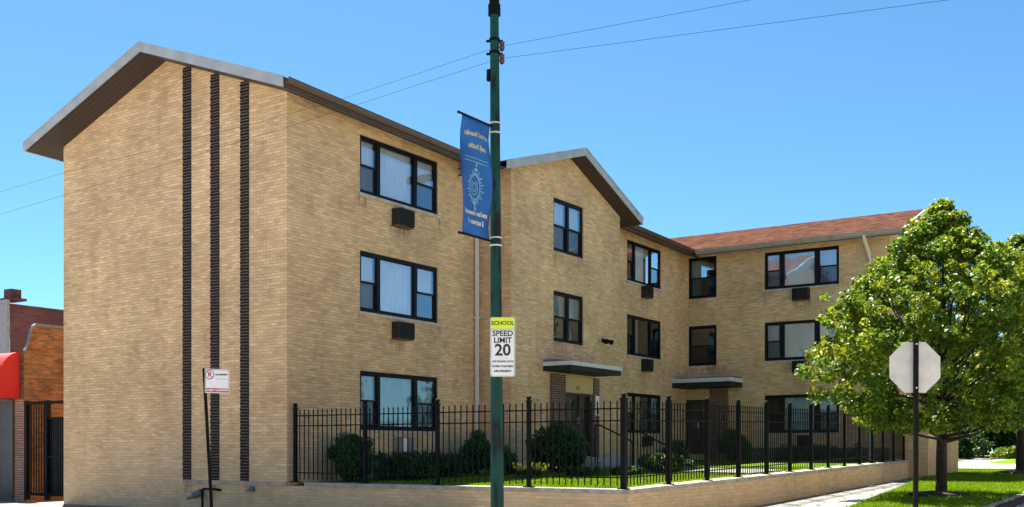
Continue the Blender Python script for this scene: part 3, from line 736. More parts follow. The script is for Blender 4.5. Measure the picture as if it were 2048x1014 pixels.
for i, (p, q) in enumerate(zip(vs, vs[1:])):
    q -= .004
    a = ((uo(p) + e, p, ct(p) - .06), (uo(p) - .3 - e, max(p, .3 + e) if i == 0 else p, ct(p) - .06)); c = ((uo(q) + e, q, ct(q) - .06), (uo(q) - .3 - e, q, ct(q) - .06))
    cop(a, c)
b.build("coping", M['coping'], kw)

# wing wall the side fence ends on
ww = thing("brick_wing_wall", (8.0, 20.7, .4), "taller tan brick wall at the far end of the side fence, half under the leaves", "wall")
b = MB(); b.box((EU + .01, 20.55, .2), (8.60, 25.3, 2.30)); b.build("brick_body", M['brick'], ww)
b = MB(); b.box((EU - .0, 20.52, 2.302), (8.64, 25.33, 2.37)); b.build("coping", M['coping'], ww)

# ------------------------------------------------------------------ iron fence
def fence(label, posts, base_z, pz, pic_n, group, skip=False):
    """posts: (x, y); base_z(i) coping height; one panel of pickets and rails between each two posts"""
    t = thing("iron_fence", (posts[0][0], posts[0][1], base_z[0]), label, "fence", group)
    for i, (x, y) in enumerate(posts):
        z = base_z[i]; w = .034 if z < .6821 and i < len(posts) - 1 else .036
        if skip and i == 0: continue
        if not skip and i == len(posts) - 1: w = .046
        p = MB(); p.box((x - w, y - w, z), (x + w, y + w, z + pz)); p.box((x - .085, y - .085, z), (x + .085, y + .085, z + .018))
        po = p.build("post", M['iron'], t)
        c = MB(); c.box((x - w - .012, y - w - .012, z + pz), (x + w + .012, y + w + .012, z + pz + .025)); c.ball((x, y, z + pz + .07), .05, 8); c.build("finial", M['iron'], po)
    for i in range(len(posts) - 1):
        a = Vector((*posts[i], base_z[i])); c = Vector((*posts[i+1], base_z[i+1])); d = c - a
        n = pic_n(d.length); p = MB()
        for k in range(1, n):
            q = a + d * k / n; w = .0085
            p.box((q.x - w, q.y - w, q.z + .055), (q.x + w, q.y + w, q.z + pz - .05))
            p.add([(q.x - w, q.y - w, q.z + pz - .05), (q.x + w, q.y - w, q.z + pz - .05), (q.x + w, q.y + w, q.z + pz - .05), (q.x - w, q.y + w, q.z + pz - .05), (q.x, q.y, q.z + pz - .005)], [(0,1,4),(1,2,4),(2,3,4),(3,0,4)])
            p.box((q.x - .013, q.y - .013, q.z + pz - .065), (q.x + .013, q.y + .013, q.z + pz - .05))
        for h in (.20, 1.205, 1.42):
            p.bar(a + Vector((0, 0, h)), c + Vector((0, 0, h)), .018, .022)
        p.build("picket_panel", M['iron'], t)
    return t
pf = [(.12, .13), (2.09, .13), (3.95, .13), (6.07, .13), (8.03, .15)]
fence("black iron picket fence along the front coping of the low wall", pf, [.682] * 5, 1.58, lambda L: 15, "iron picket fences round the courtyard")
vs_ = [.15, 2.0, 3.85, 5.58, 7.34, 8.97, 10.62, 12.08, 13.59, 15.12, 16.5, 17.74, 19.06, 20.4]
ps = [(uo(v) - .14, v) for v in vs_]
fence("black iron picket fence receding beside the side pavement", [(8.03, .15)] + ps[1:], [.682] + [ct(v) + .022 for v in vs_[1:]], 1.58, lambda L: max(9, int(L / .13)), "iron picket fences round the courtyard", True)

# ------------------------------------------------------------------ steps, path, handrails
st = thing("entrance_steps", (1.9, 10.6, .8), "grey concrete stoop and steps below the stair gable door", "steps")
b = MB(); b.box((1.135, 9.3, .6), (2.2, 11.9, 1.17)); b.build("landing", M['concrete'], st)
b = MB()
for i in range(3): b.box((2.202 + .30 * i, 9.4, .6), (2.2 + .30 * (i + 1), 11.8, 1.05 - .12 * i))
b.build("tread", M['concrete'], st)
b = MB()
for a, c in ((3.1, 4.5), (4.51, 6.0), (6.01, 7.7)):
    for y0 in (9.3, 10.5):
        b.poly([(a, y0 - (a - 3.1) * .5, lz(y0) + .035), (c, y0 - (c - 3.1) * .5, lz(y0) + .03), (c, y0 + 1.19 - (c - 3.1) * .5, lz(y0) + .05), (a, y0 + 1.19 - (a - 3.1) * .5, lz(y0) + .055)])
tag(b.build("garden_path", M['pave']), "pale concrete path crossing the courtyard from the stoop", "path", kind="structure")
def handrail(pts, legs, label):
    t = thing("handrail", legs[0], label, "handrail", "handrails beside the entrance steps")
    b = MB(); b.tube(pts, .022, 8); b.build("rail", M['iron'], t)
    for (x, y, z), z1 in zip(legs, [p[2] for p in (pts[0], pts[-1])]):
        b = MB(); b.tube([(x, y, z), (x, y, z1)], .02, 8); b.build("leg", M['iron'], t)
handrail([(2.3, 9.45, 2.05), (2.45, 9.45, 2.05), (3.4, 9.45, 1.62), (3.45, 9.45, 1.55)], [(2.3, 9.45, 1.05), (3.45, 9.45, .82)], "black handrail of the stoop rising from behind the big round shrub")
handrail([(4.1, 8.2, 1.85), (4.2, 8.25, 1.87), (4.75, 8.5, 1.55), (5.0, 8.6, 1.45)], [(4.1, 8.2, .82), (5.0, 8.6, .82)], "bent black handrail standing on the courtyard path near the fence corner")

# ------------------------------------------------------------------ foliage
def leaf_cloud(name, centres, radii, n, size, m, parent, seed=1, flat=.75, up=.5, hollow=0.0, power=2):
    """many folded leaf faces scattered through clumps; returns one mesh object"""
    rs = np.random.RandomState(seed); C = np.array(centres, float); Rr = np.array(radii, float)
    w = Rr ** power; idx = rs.choice(len(C), n, p=w / w.sum())
    d = rs.normal(size=(n, 3)); d /= np.linalg.norm(d, axis=1)[:, None]
    r = rs.rand(n) ** (1/3.) * (1 - hollow) + hollow
    P = C[idx] + d * (r * Rr[idx])[:, None] * np.array([1, 1, flat])
    nn = rs.normal(size=(n, 3)); nn[:, 2] += up * 2; nn += d * .6; nn /= np.linalg.norm(nn, axis=1)[:, None]
    t = rs.normal(size=(n, 3)); t -= nn * (t * nn).sum(1)[:, None]; t /= np.linalg.norm(t, axis=1)[:, None]
    s = np.cross(nn, t); L = size * rs.uniform(.65, 1.35, n)[:, None]; Wd = L * rs.uniform(.32, .5, n)[:, None]
    A = P - t * L * .5; B = P + t * L * .5; fold = nn * Wd * .35
    D = P - t * L * .08
    E = D + s * Wd + fold; F = D - s * Wd + fold
    V = np.stack([A, E, B, F], 1).reshape(-1, 3)
    me = bpy.data.meshes.new(name); me.vertices.add(4 * n); me.vertices.foreach_set("co", V.ravel())
    tri = (np.arange(n)[:, None] * 4 + np.array([0, 2, 1, 0, 3, 2])[None]).ravel()
    me.loops.add(6 * n); me.loops.foreach_set("vertex_index", tri)
    me.polygons.add(2 * n); me.polygons.foreach_set("loop_start", np.arange(0, 6 * n, 3)); me.polygons.foreach_set("loop_total", np.full(2 * n, 3))
    me.update(); me.validate(); me.materials.append(m)
    o = bpy.data.objects.new(name, me); COL.objects.link(o)
    if parent:
        o.parent = parent
        if parent.type == 'EMPTY': o.matrix_parent_inverse = Matrix.Translation(parent.location).inverted()
    return o
def prof_w(t):
    return float(np.interp(t, [0, .08, .2, .35, .55, .7, .85, .95, 1], [.50, .82, .98, 1, .88, .63, .31, .11, .03]))
def tree(x, y, z, h, rad, z0, label, leaf='leaf', n=26000, size=.13, seed=3, trunk_r=.16, clumps=95, group="trees along the side street", extra=()):
    t = thing("tree", (x, y, z), label, "tree", group)
    rs = np.random.RandomState(seed)
    hc = (z0 + h) / 2; cs = []; rr = []
    while len(cs) < clumps:
        tt = rs.rand() ** 1.15; a = rs.rand() * 6.2832; k = .25 + .68 * rs.rand() ** .5      # widest low, tapering to a leader
        w = prof_w(tt) * rad * k
        cs.append((x + w * math.cos(a), y + w * math.sin(a), z + z0 + .25 + tt * (h - z0 - .35))); rr.append(rad * rs.uniform(.07, .16) * (1 - .35 * tt))
    for i in range(clumps // 3):                              # outlying sprays roughen the edge
        tt = rs.rand(); a = rs.rand() * 6.2832; w = prof_w(tt) * rad * 1.0
        w *= rs.uniform(.92, 1.12)
        cs.append((x + w * math.cos(a), y + w * math.sin(a), z + z0 + .3 + tt * (h - z0 - .2))); rr.append(rad * rs.uniform(.035, .10))
    for (ex, ey, ez, er) in extra: cs.append((ex, ey, ez)); rr.append(er)
    b = MB(); tp = z + h * .80
    bend = [(x, y, z - .05), (x + .01, y, z + .12), (x + .02, y, z + h * .2), (x - .03, y + .03, z + h * .45), (x + .04, y, tp)]
    b.tube(bend, [trunk_r * 1.45, trunk_r * 1.05, trunk_r * .9, trunk_r * .6, trunk_r * .12], 10)
    tr = b.build("trunk", M['bark'], t, smooth=True)
    br = MB()
    for i in range(0, min(len(cs), 60)):
        c = Vector(cs[i]); s = z + z0 * .8 + (min(max(c.z - z, z0), h) - z0) * .62 * (0.5 + .5 * rs.rand())
        s = min(s, tp - .2); a = Vector((x + .01, y, s)); m_ = a.lerp(c, .5) + Vector((0, 0, -.12 * rad * .4))
        r0 = trunk_r * .34 * (1 - .55 * (s - z) / h)
        br.tube([a, m_, a.lerp(c, .95)], [r0, r0 * .6, r0 * .2], 5, cap=False)
    br.build("branches", M['bark'], t, smooth=True)
    for i in range(clumps * 3):                               # fine sprays fill the whole volume
        tt = rs.rand() ** 1.1; a = rs.rand() * 6.2832; w = prof_w(tt) * rad * (.2 + .82 * rs.rand() ** .45)
        cs.append((x + w * math.cos(a), y + w * math.sin(a), z + z0 + .15 + tt * (h - z0 - .1))); rr.append(rad * rs.uniform(.035, .085))
    leaf_cloud("crown", cs, rr, n, size, M[leaf], t, seed + 1, .8, .35, power=1.35)
    return t
def shrub(name, x, y, z, rx, ry, h, label, leaf='leaf_dark', n=3000, size=.06, seed=1, cat="shrub", group="shrubs in the courtyard beds", box=False):
    t = thing(name, (x, y, z), label, cat, group); rs = np.random.RandomState(seed)
    b = MB()
    for k in range(5): b.tube([(x + rs.normal()*.04, y + rs.normal()*.04, z - .03), (x + rs.normal()*rx*.4, y + rs.normal()*ry*.4, z + h * .6)], [.018, .008], 5)
    b.build("stem", M['bark'], t)
    cs = []; rr = []
    for k in range(110 if box else 46):
        p = rs.normal(size=3); p /= np.linalg.norm(p); q = .78 * rs.rand() ** .4
        if box: p = rs.uniform(-1, 1, 3); q = .9
        cs.append((x + p[0]*rx*q, y + p[1]*ry*q, z + h * .5 + p[2]*h*.5*q)); rr.append(min(rx, ry, h*.5) * (rs.uniform(.45, .75) if box else rs.uniform(.28, .42)))
    leaf_cloud("foliage", cs, rr, n, size, M[leaf], t, seed, 1, .3)
    return t
# street trees
t1 = tree(11.12, 10.55, gz(10.55), 6.95, 2.95, 1.5, "leafy street tree behind the stop sign, its left side sunlit", n=64000, size=.10, seed=11, trunk_r=.13, clumps=210, extra=[(12.1, 11.2, 5.75, .42), (12.5, 11.4, 5.3, .42), (11.9, 11.0, 6.15, .38), (12.9, 11.6, 4.9, .45), (12.3, 10.9, 5.5, .4), (12.8, 11.3, 5.5, .3), (13.2, 11.7, 4.5, .4), (12.35, 11.35, 6.0, .3)])
tree(10.75, 24.7, gz(24.7), 8.2, 3.7, 2.0, "further street tree at the right edge of the grass strip", n=52000, size=.115, seed=21, trunk_r=.15, clumps=150)
b = MB()
for (mx, my, mr, nm) in ((11.05, 10.5, .78, "leafy"), (10.75, 24.7, .9, "further")):
    b = MB(); b.ball((mx, my, gz(my) + .03), mr, 26, 1, 1, .17)
    mo = b.build("mulch_ring", M['mulch'], None, smooth=True)
    tag(mo, "dark mulch ring round the trunk of the %s street tree" % ("nearer" if nm == "leafy" else nm), "mulch", "mulch rings round the street trees")
for i, (x, y, h, r_, lab) in enumerate([(-2, 62, 9, 4.2, "dark tree beyond the driveway, seen between the two street tree trunks"), (4.5, 74, 10, 4.5, "tall dark tree far down the side street behind the garden hedge"),
                                     (10.8, 44, 8.5, 3.6, "third tree on the grass strip, small with distance"), (-9, 70, 10, 4.6, "dark tree far behind the rear wing and the garden"), (11, 66, 9, 4, "distant tree at the end of the grass strip"), (1.5, 60, 8.5, 4.2, "broad dark tree directly behind the rounded bush across the driveway"), (7.5, 80, 11, 5, "tallest far tree, straight down the side pavement")]):
    tree(x, y, gz(y), h, r_, .5, lab, 'leaf_far', 15000, .28, 40 + i, .2, 55, "trees far down the side street")
b = MB(); rs = np.random.RandomState(12)
for k in range(170):
    v = rs.uniform(3, 24); u = lawn_edge(v) + rs.normal() * .9 - .2; a = rs.rand() * 6.28; z = gz(v) + .03 + rs.rand() * .02; q = .05 + .04 * rs.rand()
    if u < 8.35: continue
    b.poly([(u + q * math.cos(a + j), v + q * math.sin(a + j) * (.6 if j % 2 else 1), z + .012 * (j % 2)) for j in (0, 1.57, 3.14, 4.71)])
tag(b.build("leaf_litter", M['leaf'], None), "fallen leaves scattered along the pavement and grass strip", "leaf litter", kind="stuff")
# courtyard planting
shrub("round_shrub", 0.66, 1.35, lz(1.4), .60, .55, 1.08, "clipped dark round shrub by the front corner of the building", n=11000, size=.055, seed=2)
shrub("low_hedge", 0.85, 4.0, lz(4), .55, 1.9, .52, "low dark hedge under the ground-floor window behind the front fence", n=12000, size=.06, seed=3, cat="hedge", box=True)
shrub("low_shrub", 1.5, 2.75, lz(2.7), .5, .5, .38, "low spreading shrub between the round shrub and the hedge", n=1500, size=.07, seed=31)
shrub("round_shrub", .95, 5.75, lz(5.7), .5, .5, 1.1, "dark round shrub just left of the green street pole", n=8000, size=.055, seed=4)
shrub("round_shrub", 2.75, 6.75, lz(6.7), .85, .8, 1.28, "largest dark shrub, in front of the stair gable entrance", n=17000, size=.06, seed=5)
shrub("round_shrub", 2.35, 4.85, lz(4.8), .5, .5, .72, "middling dark shrub between the street pole and the largest shrub", n=5000, size=.06, seed=6)
shrub("flowering_plant", 3.75, 3.85, lz(3.8), .5, .3, .27, "low plant dotted with yellow flowers before the largest shrub", 'leaf_bed', 900, .07, 7, "plant")
fl = MB(); rs = np.random.RandomState(4)
for k in range(46):
    fl.ball((3.75 + rs.normal() * .32, 3.8 + rs.normal() * .18, lz(3.8) + .2 + rs.rand() * .16), .022 + rs.rand() * .02, 6)
fo = [o for o in bpy.data.objects if o.name.startswith("flowering_plant")][0]
fl.build("blossoms", M['flower'], fo)
shrub("bedding_plant", 4.5, 4.75, lz(4.7), .62, .35, .32, "pale green bedding plant right of the yellow flowers", 'leaf_bed', 1200, .09, 8, "plant")
shrub("bedding_plant", 5.2, 5.6, lz(5.6), .5, .35, .26, "green bedding plant at the edge of the courtyard path", 'leaf_bed', 900, .09, 18, "plant")
shrub("round_shrub", 3.2, 10.0 + 2.6, lz(12.6), .55, .6, .85, "dark shrub beside the stoop, right of the bent handrail", n=5500, size=.06, seed=9)
shrub("bedding_plant", 5.45, 6.75, lz(6.7), .55, .5, .58, "leafy green plant just right of the fence corner post", 'leaf_bed', 2200, .09, 10, "plant")
shrub("bedding_plant", 5.2, 8.2, lz(8.2), .6, .6, .50, "leafy green plant behind the side fence below the second entrance", 'leaf_bed', 1800, .09, 12, "plant")
shrub("round_shrub", 3.1, 17.7, lz(17.7), .68, .65, 1.2, "dark round shrub right of the second entrance by the rear wing", n=9000, size=.06, seed=13)
shrub("low_hedge", 5.2, 19.6, lz(19.6), 1.6, .4, .5, "low hedge along the foot of the rear wing", n=3200, size=.075, seed=14, cat="hedge", box=True)
# garden across the driveway
shrub("garden_hedge", -1, 67, gz(67) - .7, 17, 1.0, 3.0, "long dark hedge closing the view at the end of the side street", 'leaf_far', 9000, .26, 71, "hedge", "planting across the driveway", True)
shrub("garden_bush", 5.6, 60, gz(60) - .45, 2.6, 1.5, 3.6, "tall dark bush far behind the yellow-green hedge", 'leaf_far', 5000, .2, 61, "bush", "planting across the driveway")
shrub("garden_bush", 10.5, 63, gz(63) - .45, 3.2, 1.6, 4.2, "broad dark bush at the far right behind the second trunk", 'leaf_far', 5000, .2, 62, "bush", "planting across the driveway")
shrub("garden_bush", .5, 57, gz(57) - .45, 2.8, 1.5, 3.8, "tall dark bush left of the rounded corner bush", 'leaf_far', 5000, .2, 63, "bush", "planting across the driveway")
shrub("garden_hedge", -1.5, 47.5, gz(47), 6.0, .9, 2.3, "dark garden hedge across the sunlit driveway", 'leaf_far', 6000, .16, 51, "hedge", "planting across the driveway", True)
shrub("garden_bush", 3.6, 52, gz(52) - .45, 1.8, 1.2, 2.6, "dark rounded bush at the corner across the driveway", 'leaf_far', 4200, .15, 52, "bush", "planting across the driveway")
shrub("garden_hedge", 6.6, 53.5, gz(53) - .3, 1.7, .7, .95, "sunlit yellow-green hedge near the second tree trunk", 'leaf', 4200, .15, 53, "hedge", "planting across the driveway", True)
gp = thing("garden_post", (2.75, 45.5, gz(45)), "thin dark lamp post on the verge across the driveway", "post")
b = MB(); b.tube([(2.75, 45.5, gz(45) - .05), (2.75, 45.5, gz(45) + 1.3)], .05); b.build("shaft", M['iron'], gp)
b = MB(); b.ball((2.75, 45.5, gz(45) + 1.42), .16, 10, 1, 1, 1.1); b.build("lantern", M['iron'], gp)

# ------------------------------------------------------------------ neighbours on the left
nb = thing("brick_shop", (-13, 3, 0), "single-storey orange brick shop with curved parapet and red awning", "shop")
NU = -10.974
b = MB()
prof = [(.9, 4.06), (.95, 4.14), (1.02, 4.34), (1.08, 4.58), (1.15, 4.76), (1.23, 4.83), (12, 4.83)]
pts = [(NU, .9, -.1), (NU, 12, -.1)] + [(NU, v, z) for v, z in reversed(prof)]
b.poly(pts); b.build("side_wall", M['brick_orange'], nb)
b = MB(); b.poly([(NU - .45, .905, -.1), (NU, .9, -.1), (NU, .9, 2.76), (NU - .45, .905, 2.76)]); b.build("corner_pier", M['brick_pink'], nb)
b = MB(); b.poly([(NU - 9, .91, 2.76), (NU, .9, 2.76), (NU, .9, 4.06), (NU - 9, .91, 4.06)])
b.poly([(NU - 9, .91, 4.06), (NU, .9, 4.06), (NU, 1.3, 4.06), (NU - 9, 1.3, 4.06)]); b.poly([(NU - 9, .91, -.1), (NU - 1.3, .91, -.1), (NU - 1.3, .91, 2.76), (NU - 9, .91, 2.76)])
b.build("front_wall", M['brick_orange'], nb)
b = MB(); b.poly([(NU - 1.3, .95, -.1), (NU - .45, .95, -.1), (NU - .45, .95, 2.76), (NU - 1.3, .95, 2.76)]); b.box((NU - .72, .86, 0), (NU - .47, .94, 2.76)); b.build("shop_front", M['door'], nb)
b = MB()
for (v, z), (v2, z2) in zip(prof, prof[1:]):
    b.prism([Vector((-.06, 0, 0)), Vector((.06, 0, 0)), Vector((.06, 0, .07)), Vector((-.06, 0, .07))], (NU, v, z + .002), (NU, v2, z2 + .002))
b.build("parapet_coping", M['slate'], nb)
b = MB(); sec = [(.88, 2.80)] + [(.88 - .62 * math.sin(a), 3.35 + .72 * math.cos(a)) for a in np.linspace(0, math.pi / 2, 9)][::-1] 
sec = [(.88, 2.80), (.26, 2.80)] + [(.88 - .62 * math.cos(a), 3.30 + .78 * math.sin(a)) for a in np.linspace(0, math.pi / 2, 10)]
b.prism([Vector((0, v, z)) for v, z in sec], (NU - .15, 0, 0), (NU - 6, 0, 0)); b.build("awning", M['red'], nb)
gt = thing("iron_gate", (-9.4, .95, 0), "black iron gate closing the passage left of the gable", "gate")
b = MB()
for x in (-10.88, -9.95, -7.95): b.box((x - .06, .88, 0), (x + .06, 1.0, 2.72))
b.box((-10.9, .89, 2.62), (-7.9, .99, 2.70)); b.box((-10.82, .90, .12), (-7.9, .98, .2)); b.build("gate_frame", M['iron'], gt)
b = MB(); x = -10.8
while x < -10.02: b.box((x - .012, .925, .2), (x + .012, .95, 2.62)); x += .115
x = -9.87
while x < -8.0: b.box((x - .012, .925, .2), (x + .012, .95, 2.2)); x += .10
b.box((-9.89, .91, 2.2), (-8.0, .965, 2.26)); b.box((-9.89, .91, 1.15), (-8.0, .965, 1.21)); b.build("gate_bars", M['iron'], gt)
b = MB(); b.poly([(-9.89, .97, .2), (-8.0, .97, .2), (-8.0, .97, 2.2), (-9.89, .97, 2.2)]); b.build("mesh_backing", M['ink'], gt)
fb_ = thing("brick_house", (-26, 10, 0), "dark purple brick building with a grey front and chimney behind the shop", "building")
b = MB(); b.poly([(-24, 8.62, 0), (-24, 22, 0), (-24, 22, 7.15), (-24, 8.62, 7.15)]); b.poly([(-24, 8.62, 7.15), (-24, 22, 7.15), (-36, 22, 7.15), (-36, 8.62, 7.15)]); b.build("wall", M['brick_purple'], fb_)
b = MB(); b.box((-32, 8.50, 0), (-24.003, 8.615, 7.40)); b.build("front_wall", M['grey_render'], fb_)
b = MB()
for k in range(9): b.box((-24.1, 8.62 + k * 1.5, 7.152), (-23.93, 8.62 + k * 1.5 + 1.47, 7.24))
b.build("coping", M['brick_purple'], fb_)
b = MB(); b.box((-24.9, 8.62, 7.403), (-23.9, 9.3, 7.50)); b.box((-24.55, 8.7, 7.502), (-24.05, 9.15, 7.86)); b.build("chimney", M['brick_purple'], fb_)

# ------------------------------------------------------------------ street pole, banner, signs, cables
CR = Vector((.8352, .5499, 0)); CN = Vector((.5499, -.8352, 0))    # along the picture plane, and towards the viewer
sp_ = thing("street_pole", (7.41, -2.885, 0), "tall green painted steel street pole with chipped paint", "pole")
def ax(z): return Vector((7.41 - .0048 * z, -2.885 - .0034 * z, z))
b = MB(); b.tube([ax(0), ax(.35), ax(.351), ax(8.15), ax(9.6)], [.15, .15, .105, .068, .062], 20); b.build("shaft", M['pole'], sp_, smooth=False)
b = MB()
for z, r_, h_ in ((8.20, .098, .16), (8.36, .08, .12)): b.tube([ax(z - h_/2), ax(z + h_/2)], r_, 16)
b.build("collar", M['iron'], sp_)
for z in (7.52, 7.72):
    b = MB(); b.tube([ax(z), ax(z + .035)], .088, 14); p = ax(z)
    b.bar(p - CR * .13, p + CR * .13, .03, .03); b.tube([p + CR * .11 + Vector((0, 0, -.01)), p + CR * .11 - Vector((0, 0, .16))], .012, 6)
    bo = b.build("insulator_band", M['iron'], sp_)
    s = MB()
    for dz in (.045, .115): s.tube([p + CR * .115 - Vector((0, 0, dz - .028)), p + CR * .115 - Vector((0, 0, dz + .028))], [.045, .035], 10)
    s.build("insulator", M['glassy'], bo)
b = MB(); b.bar(ax(7.28) - CR * .09, ax(7.10) - CR * .095, .05, .05); b.build("junction_box", M['iron'], sp_)
for z in (6.28, 6.43, 4.53, 4.65):
    b = MB(); b.tube([ax(z), ax(z + .022)], .093 if z > 6 else .10, 18); b.build("steel_band", M['alu'], sp_)
bn = thing("banner", (7.36, -3.4, 4.7), "blue cloth street banner with gold lettering and a pale ornate emblem", "banner")
px, py = 7.372, -2.905
tilt = .0
b = MB()
for z, l_ in ((6.38, .95), (4.60, .93)):
    b.tube([(px, py - .05, z), (px, py - l_, z)], .018, 8); b.ball((px, py - l_, z), .026, 8)
b.build("banner_rod", M['iron'], bn)
def bnx(y, z): return px + .034 * math.sin((y + z * .6) * 5.1) + .02 * math.sin(z * 4 - y * 8)
b = MB(); ny, nz_ = 14, 24; y0, y1 = py - .86, py - .13
for i in range(ny + 1):
    for j in range(nz_ + 1):
        y = y0 + (y1 - y0) * i / ny; z = 4.60 + 1.78 * j / nz_
        k = min(1, min(j, nz_ - j) / 3.)
        b.v.append((px + (bnx(y, z) - px) * k, y, z))
for i in range(ny):
    for j in range(nz_):
        o = i * (nz_ + 1) + j; b.f.append((o, o + nz_ + 1, o + nz_ + 2, o + 1))
cl = b.build("cloth", M['banner'], bn, smooth=True); md = cl.modifiers.new("solid", 'SOLIDIFY'); md.thickness = .004
def drape(o, lift=.006):
    for v in o.data.vertices: v.co.x = px + (bnx(v.co.y, v.co.z) - px) + lift + (v.co.x - px)
    return o
yc = (y0 + y1) / 2
for body, z, s_, m_ in (("ulnael Lorrom", 6.13, .108, 'gold'), ("ulted llpen", 5.95, .11, 'gold'), ("Ironon na'om", 4.96, .112, 'banner_ink'), ("l cantas ll", 4.82, .118, 'banner_ink')):
    drape(text(body, s_ * .95, basis((px, yc, z), (0, 1, 0), (1, 0, 0)), M[m_], cl, "lettering", .001, .004))
b = MB()
for dz in (0, .05):
    for k in range(20):
        p, q = yc - .29 + .029 * k, yc - .29 + .029 * (k + 1)
        b.poly([(px + .002, p, 5.77 - dz), (px + .002, q, 5.77 - dz), (px + .002, q, 5.782 - dz), (px + .002, p, 5.782 - dz)])
drape(b.build("rule_line", M['paleblue'], cl))
b = MB()                                                     # ornate emblem: oval ring, radiating scrolls, stem below
def yz(y, z): return (px, yc + y, z)
for k in range(28):
    a = 2 * math.pi * k / 28; r1 = .17 + .035 * (k % 2); p = (.68 * .15 * math.cos(a), 5.36 + .17 * math.sin(a)); q_ = (.78 * r1 * 1.25 * math.cos(a), 5.36 + r1 * 1.3 * math.sin(a))
    b.bar(yz(*p), yz(*q_), .002, .016, up=(1, 0, 0)) if False else b.poly([yz(p[0] - .012*math.sin(a), p[1] + .012*math.cos(a)), yz(q_[0] - .006*math.sin(a), q_[1] + .006*math.cos(a)), yz(q_[0] + .010*math.sin(a), q_[1] - .010*math.cos(a)), yz(p[0] + .012*math.sin(a), p[1] - .012*math.cos(a))])
for rr_, w_ in ((.155, .016), (.09, .02), (.04, .022)):
    for k in range(24):
        if rr_ == .09 and 3 < k < 9: continue
        a, c = 2*math.pi*k/24, 2*math.pi*(k+1)/24
        b.poly([yz(.68*rr_*math.cos(a), 5.36+1.15*rr_*math.sin(a)), yz(.68*rr_*math.cos(c), 5.36+1.15*rr_*math.sin(c)), yz(.68*(rr_+w_)*math.cos(c), 5.36+1.15*(rr_+w_)*math.sin(c)), yz(.68*(rr_+w_)*math.cos(a), 5.36+1.15*(rr_+w_)*math.sin(a))])
for z_, w_, h_ in ((5.69, .02, .06), (5.62, .05, .04), (5.04, .028, .08), (5.13, .05, .06), (5.09, .02, .02)):
    b.poly([yz(-w_, z_ - h_/2), yz(w_, z_ - h_/2), yz(w_ * .7, z_ + h_/2), yz(-w_ * .7, z_ + h_/2)])
drape(b.build("emblem", M['paleblue'], cl), .008)

sg = thing("speed_limit_sign", tuple(ax(2.96) + CN * .12), "white speed limit sign with yellow-green school plate strapped to the green pole", "sign")
c0 = ax(2.96) + CN * .115 + CR * .10
def sgp(x, y, d=0): return tuple(c0 + CR * (x + .012 * 0) + Vector((0, 0, y)) + CN * d)
def rrect(w, h, r, n=5):
    out = []
    for sx, sy, a0 in ((1, 1, 0), (-1, 1, 90), (-1, -1, 180), (1, -1, 270)):
        for k in range(n + 1):
            a = R(a0 + 90 * k / n); out.append((sx * (w/2 - r) + r * math.cos(a), sy * (h/2 - r) + r * math.sin(a)))
    return out
def plate(x, y, w, h, r, d, t, name, m, parent):
    b = MB(); pr = rrect(w, h, r); n = len(pr)
    b.add([sgp(x + p, y + q, d) for p, q in pr] + [sgp(x + p, y + q, d + t) for p, q in pr], [tuple(range(n))[::-1], tuple(range(n, 2*n))] + [(i, (i+1) % n, n + (i+1) % n, n + i) for i in range(n)])
    return b.build(name, M[m], parent)
plate(0, 0, .39, .92, .035, 0, .004, "sign_plate", 'alu', sg)
pl = plate(0, -.09, .345, .705, .025, .0045, .002, "speed_plate", 'sign_white', sg)
sc_ = plate(0, .365, .36, .165, .025, .0045, .002, "school_plate", 'sign_yellow', sg)
SB = lambda y, x=0: basis(sgp(x, y, .0072), CR, CN)
text("SCHOOL", .088, SB(.365), M['ink'], sc_, bold=.002)
for body, y, s_, bo in (("SPEED", .205, .118, .003), ("LIMIT", .10, .118, .003), ("20", -.055, .25, .006), ("ON SCHOOL DAYS", -.225, .037, .0015), ("WHEN CHILDREN", -.30, .040, .0015), ("ARE PRESENT", -.375, .045, .0015)):
    text(body, s_, SB(y), M['ink'], pl, bold=bo)

ps_ = thing("parking_sign", (.97, -2.94, 0), "small white and red parking sign on a leaning black post before the gable", "sign")
b = MB(); a0, a1 = Vector((.985, -2.92, -.02)), Vector((.853, -3.01, 2.90)); b.bar(a0, a1, .045, .05, up=CR)
pst = b.build("post", M['iron'], ps_)
b = MB(); pc = Vector((1.10, -2.90, 2.655)); b_ax = CR
def pk(x, y, d=0): return tuple(pc + CR * x + Vector((0, 0, 1)) * (y - .03 * x) + CN * (d + .06))
def quad(x0, y0, x1, y1, d, t, name, m, parent):
    b = MB(); b.add([pk(x0,y0,d), pk(x1,y0,d), pk(x1,y1,d), pk(x0,y1,d), pk(x0,y0,d+t), pk(x1,y0,d+t), pk(x1,y1,d+t), pk(x0,y1,d+t)], [(0,3,2,1),(4,5,6,7),(0,1,5,4),(1,2,6,5),(2,3,7,6),(3,0,4,7)])
    return b.build(name, M[m], parent)
pp = quad(-.22, -.225, .24, .225, 0, .004, "sign_plate", 'sign_white', ps_)
quad(-.205, -.21, .225, -.135, .0045, .002, "red_band", 'ink_red', pp)
quad(-.02, .035, .2, .042, .0045, .002, "rule_line", 'ac_light', pp)
for (x0, y0, x1, y1) in ((-.21, .205, .23, .215), (-.21, -.215, -.203, .215), (.223, -.215, .23, .215)): quad(x0, y0, x1, y1, .0045, .002, "border", 'ink_red', pp)
PB = lambda x, y: basis(pk(x, y, .007), CR, CN)
text("STREET CLEANING", .050, PB(.01, -.172), M['sign_white'], pp, bold=.002)
text("NO PARKING", .036, PB(.09, .12), M['ink'], pp, bold=.002)
text("P", .11, PB(-.13, .115), M['ink_red'], pp, bold=.004)
b = MB()
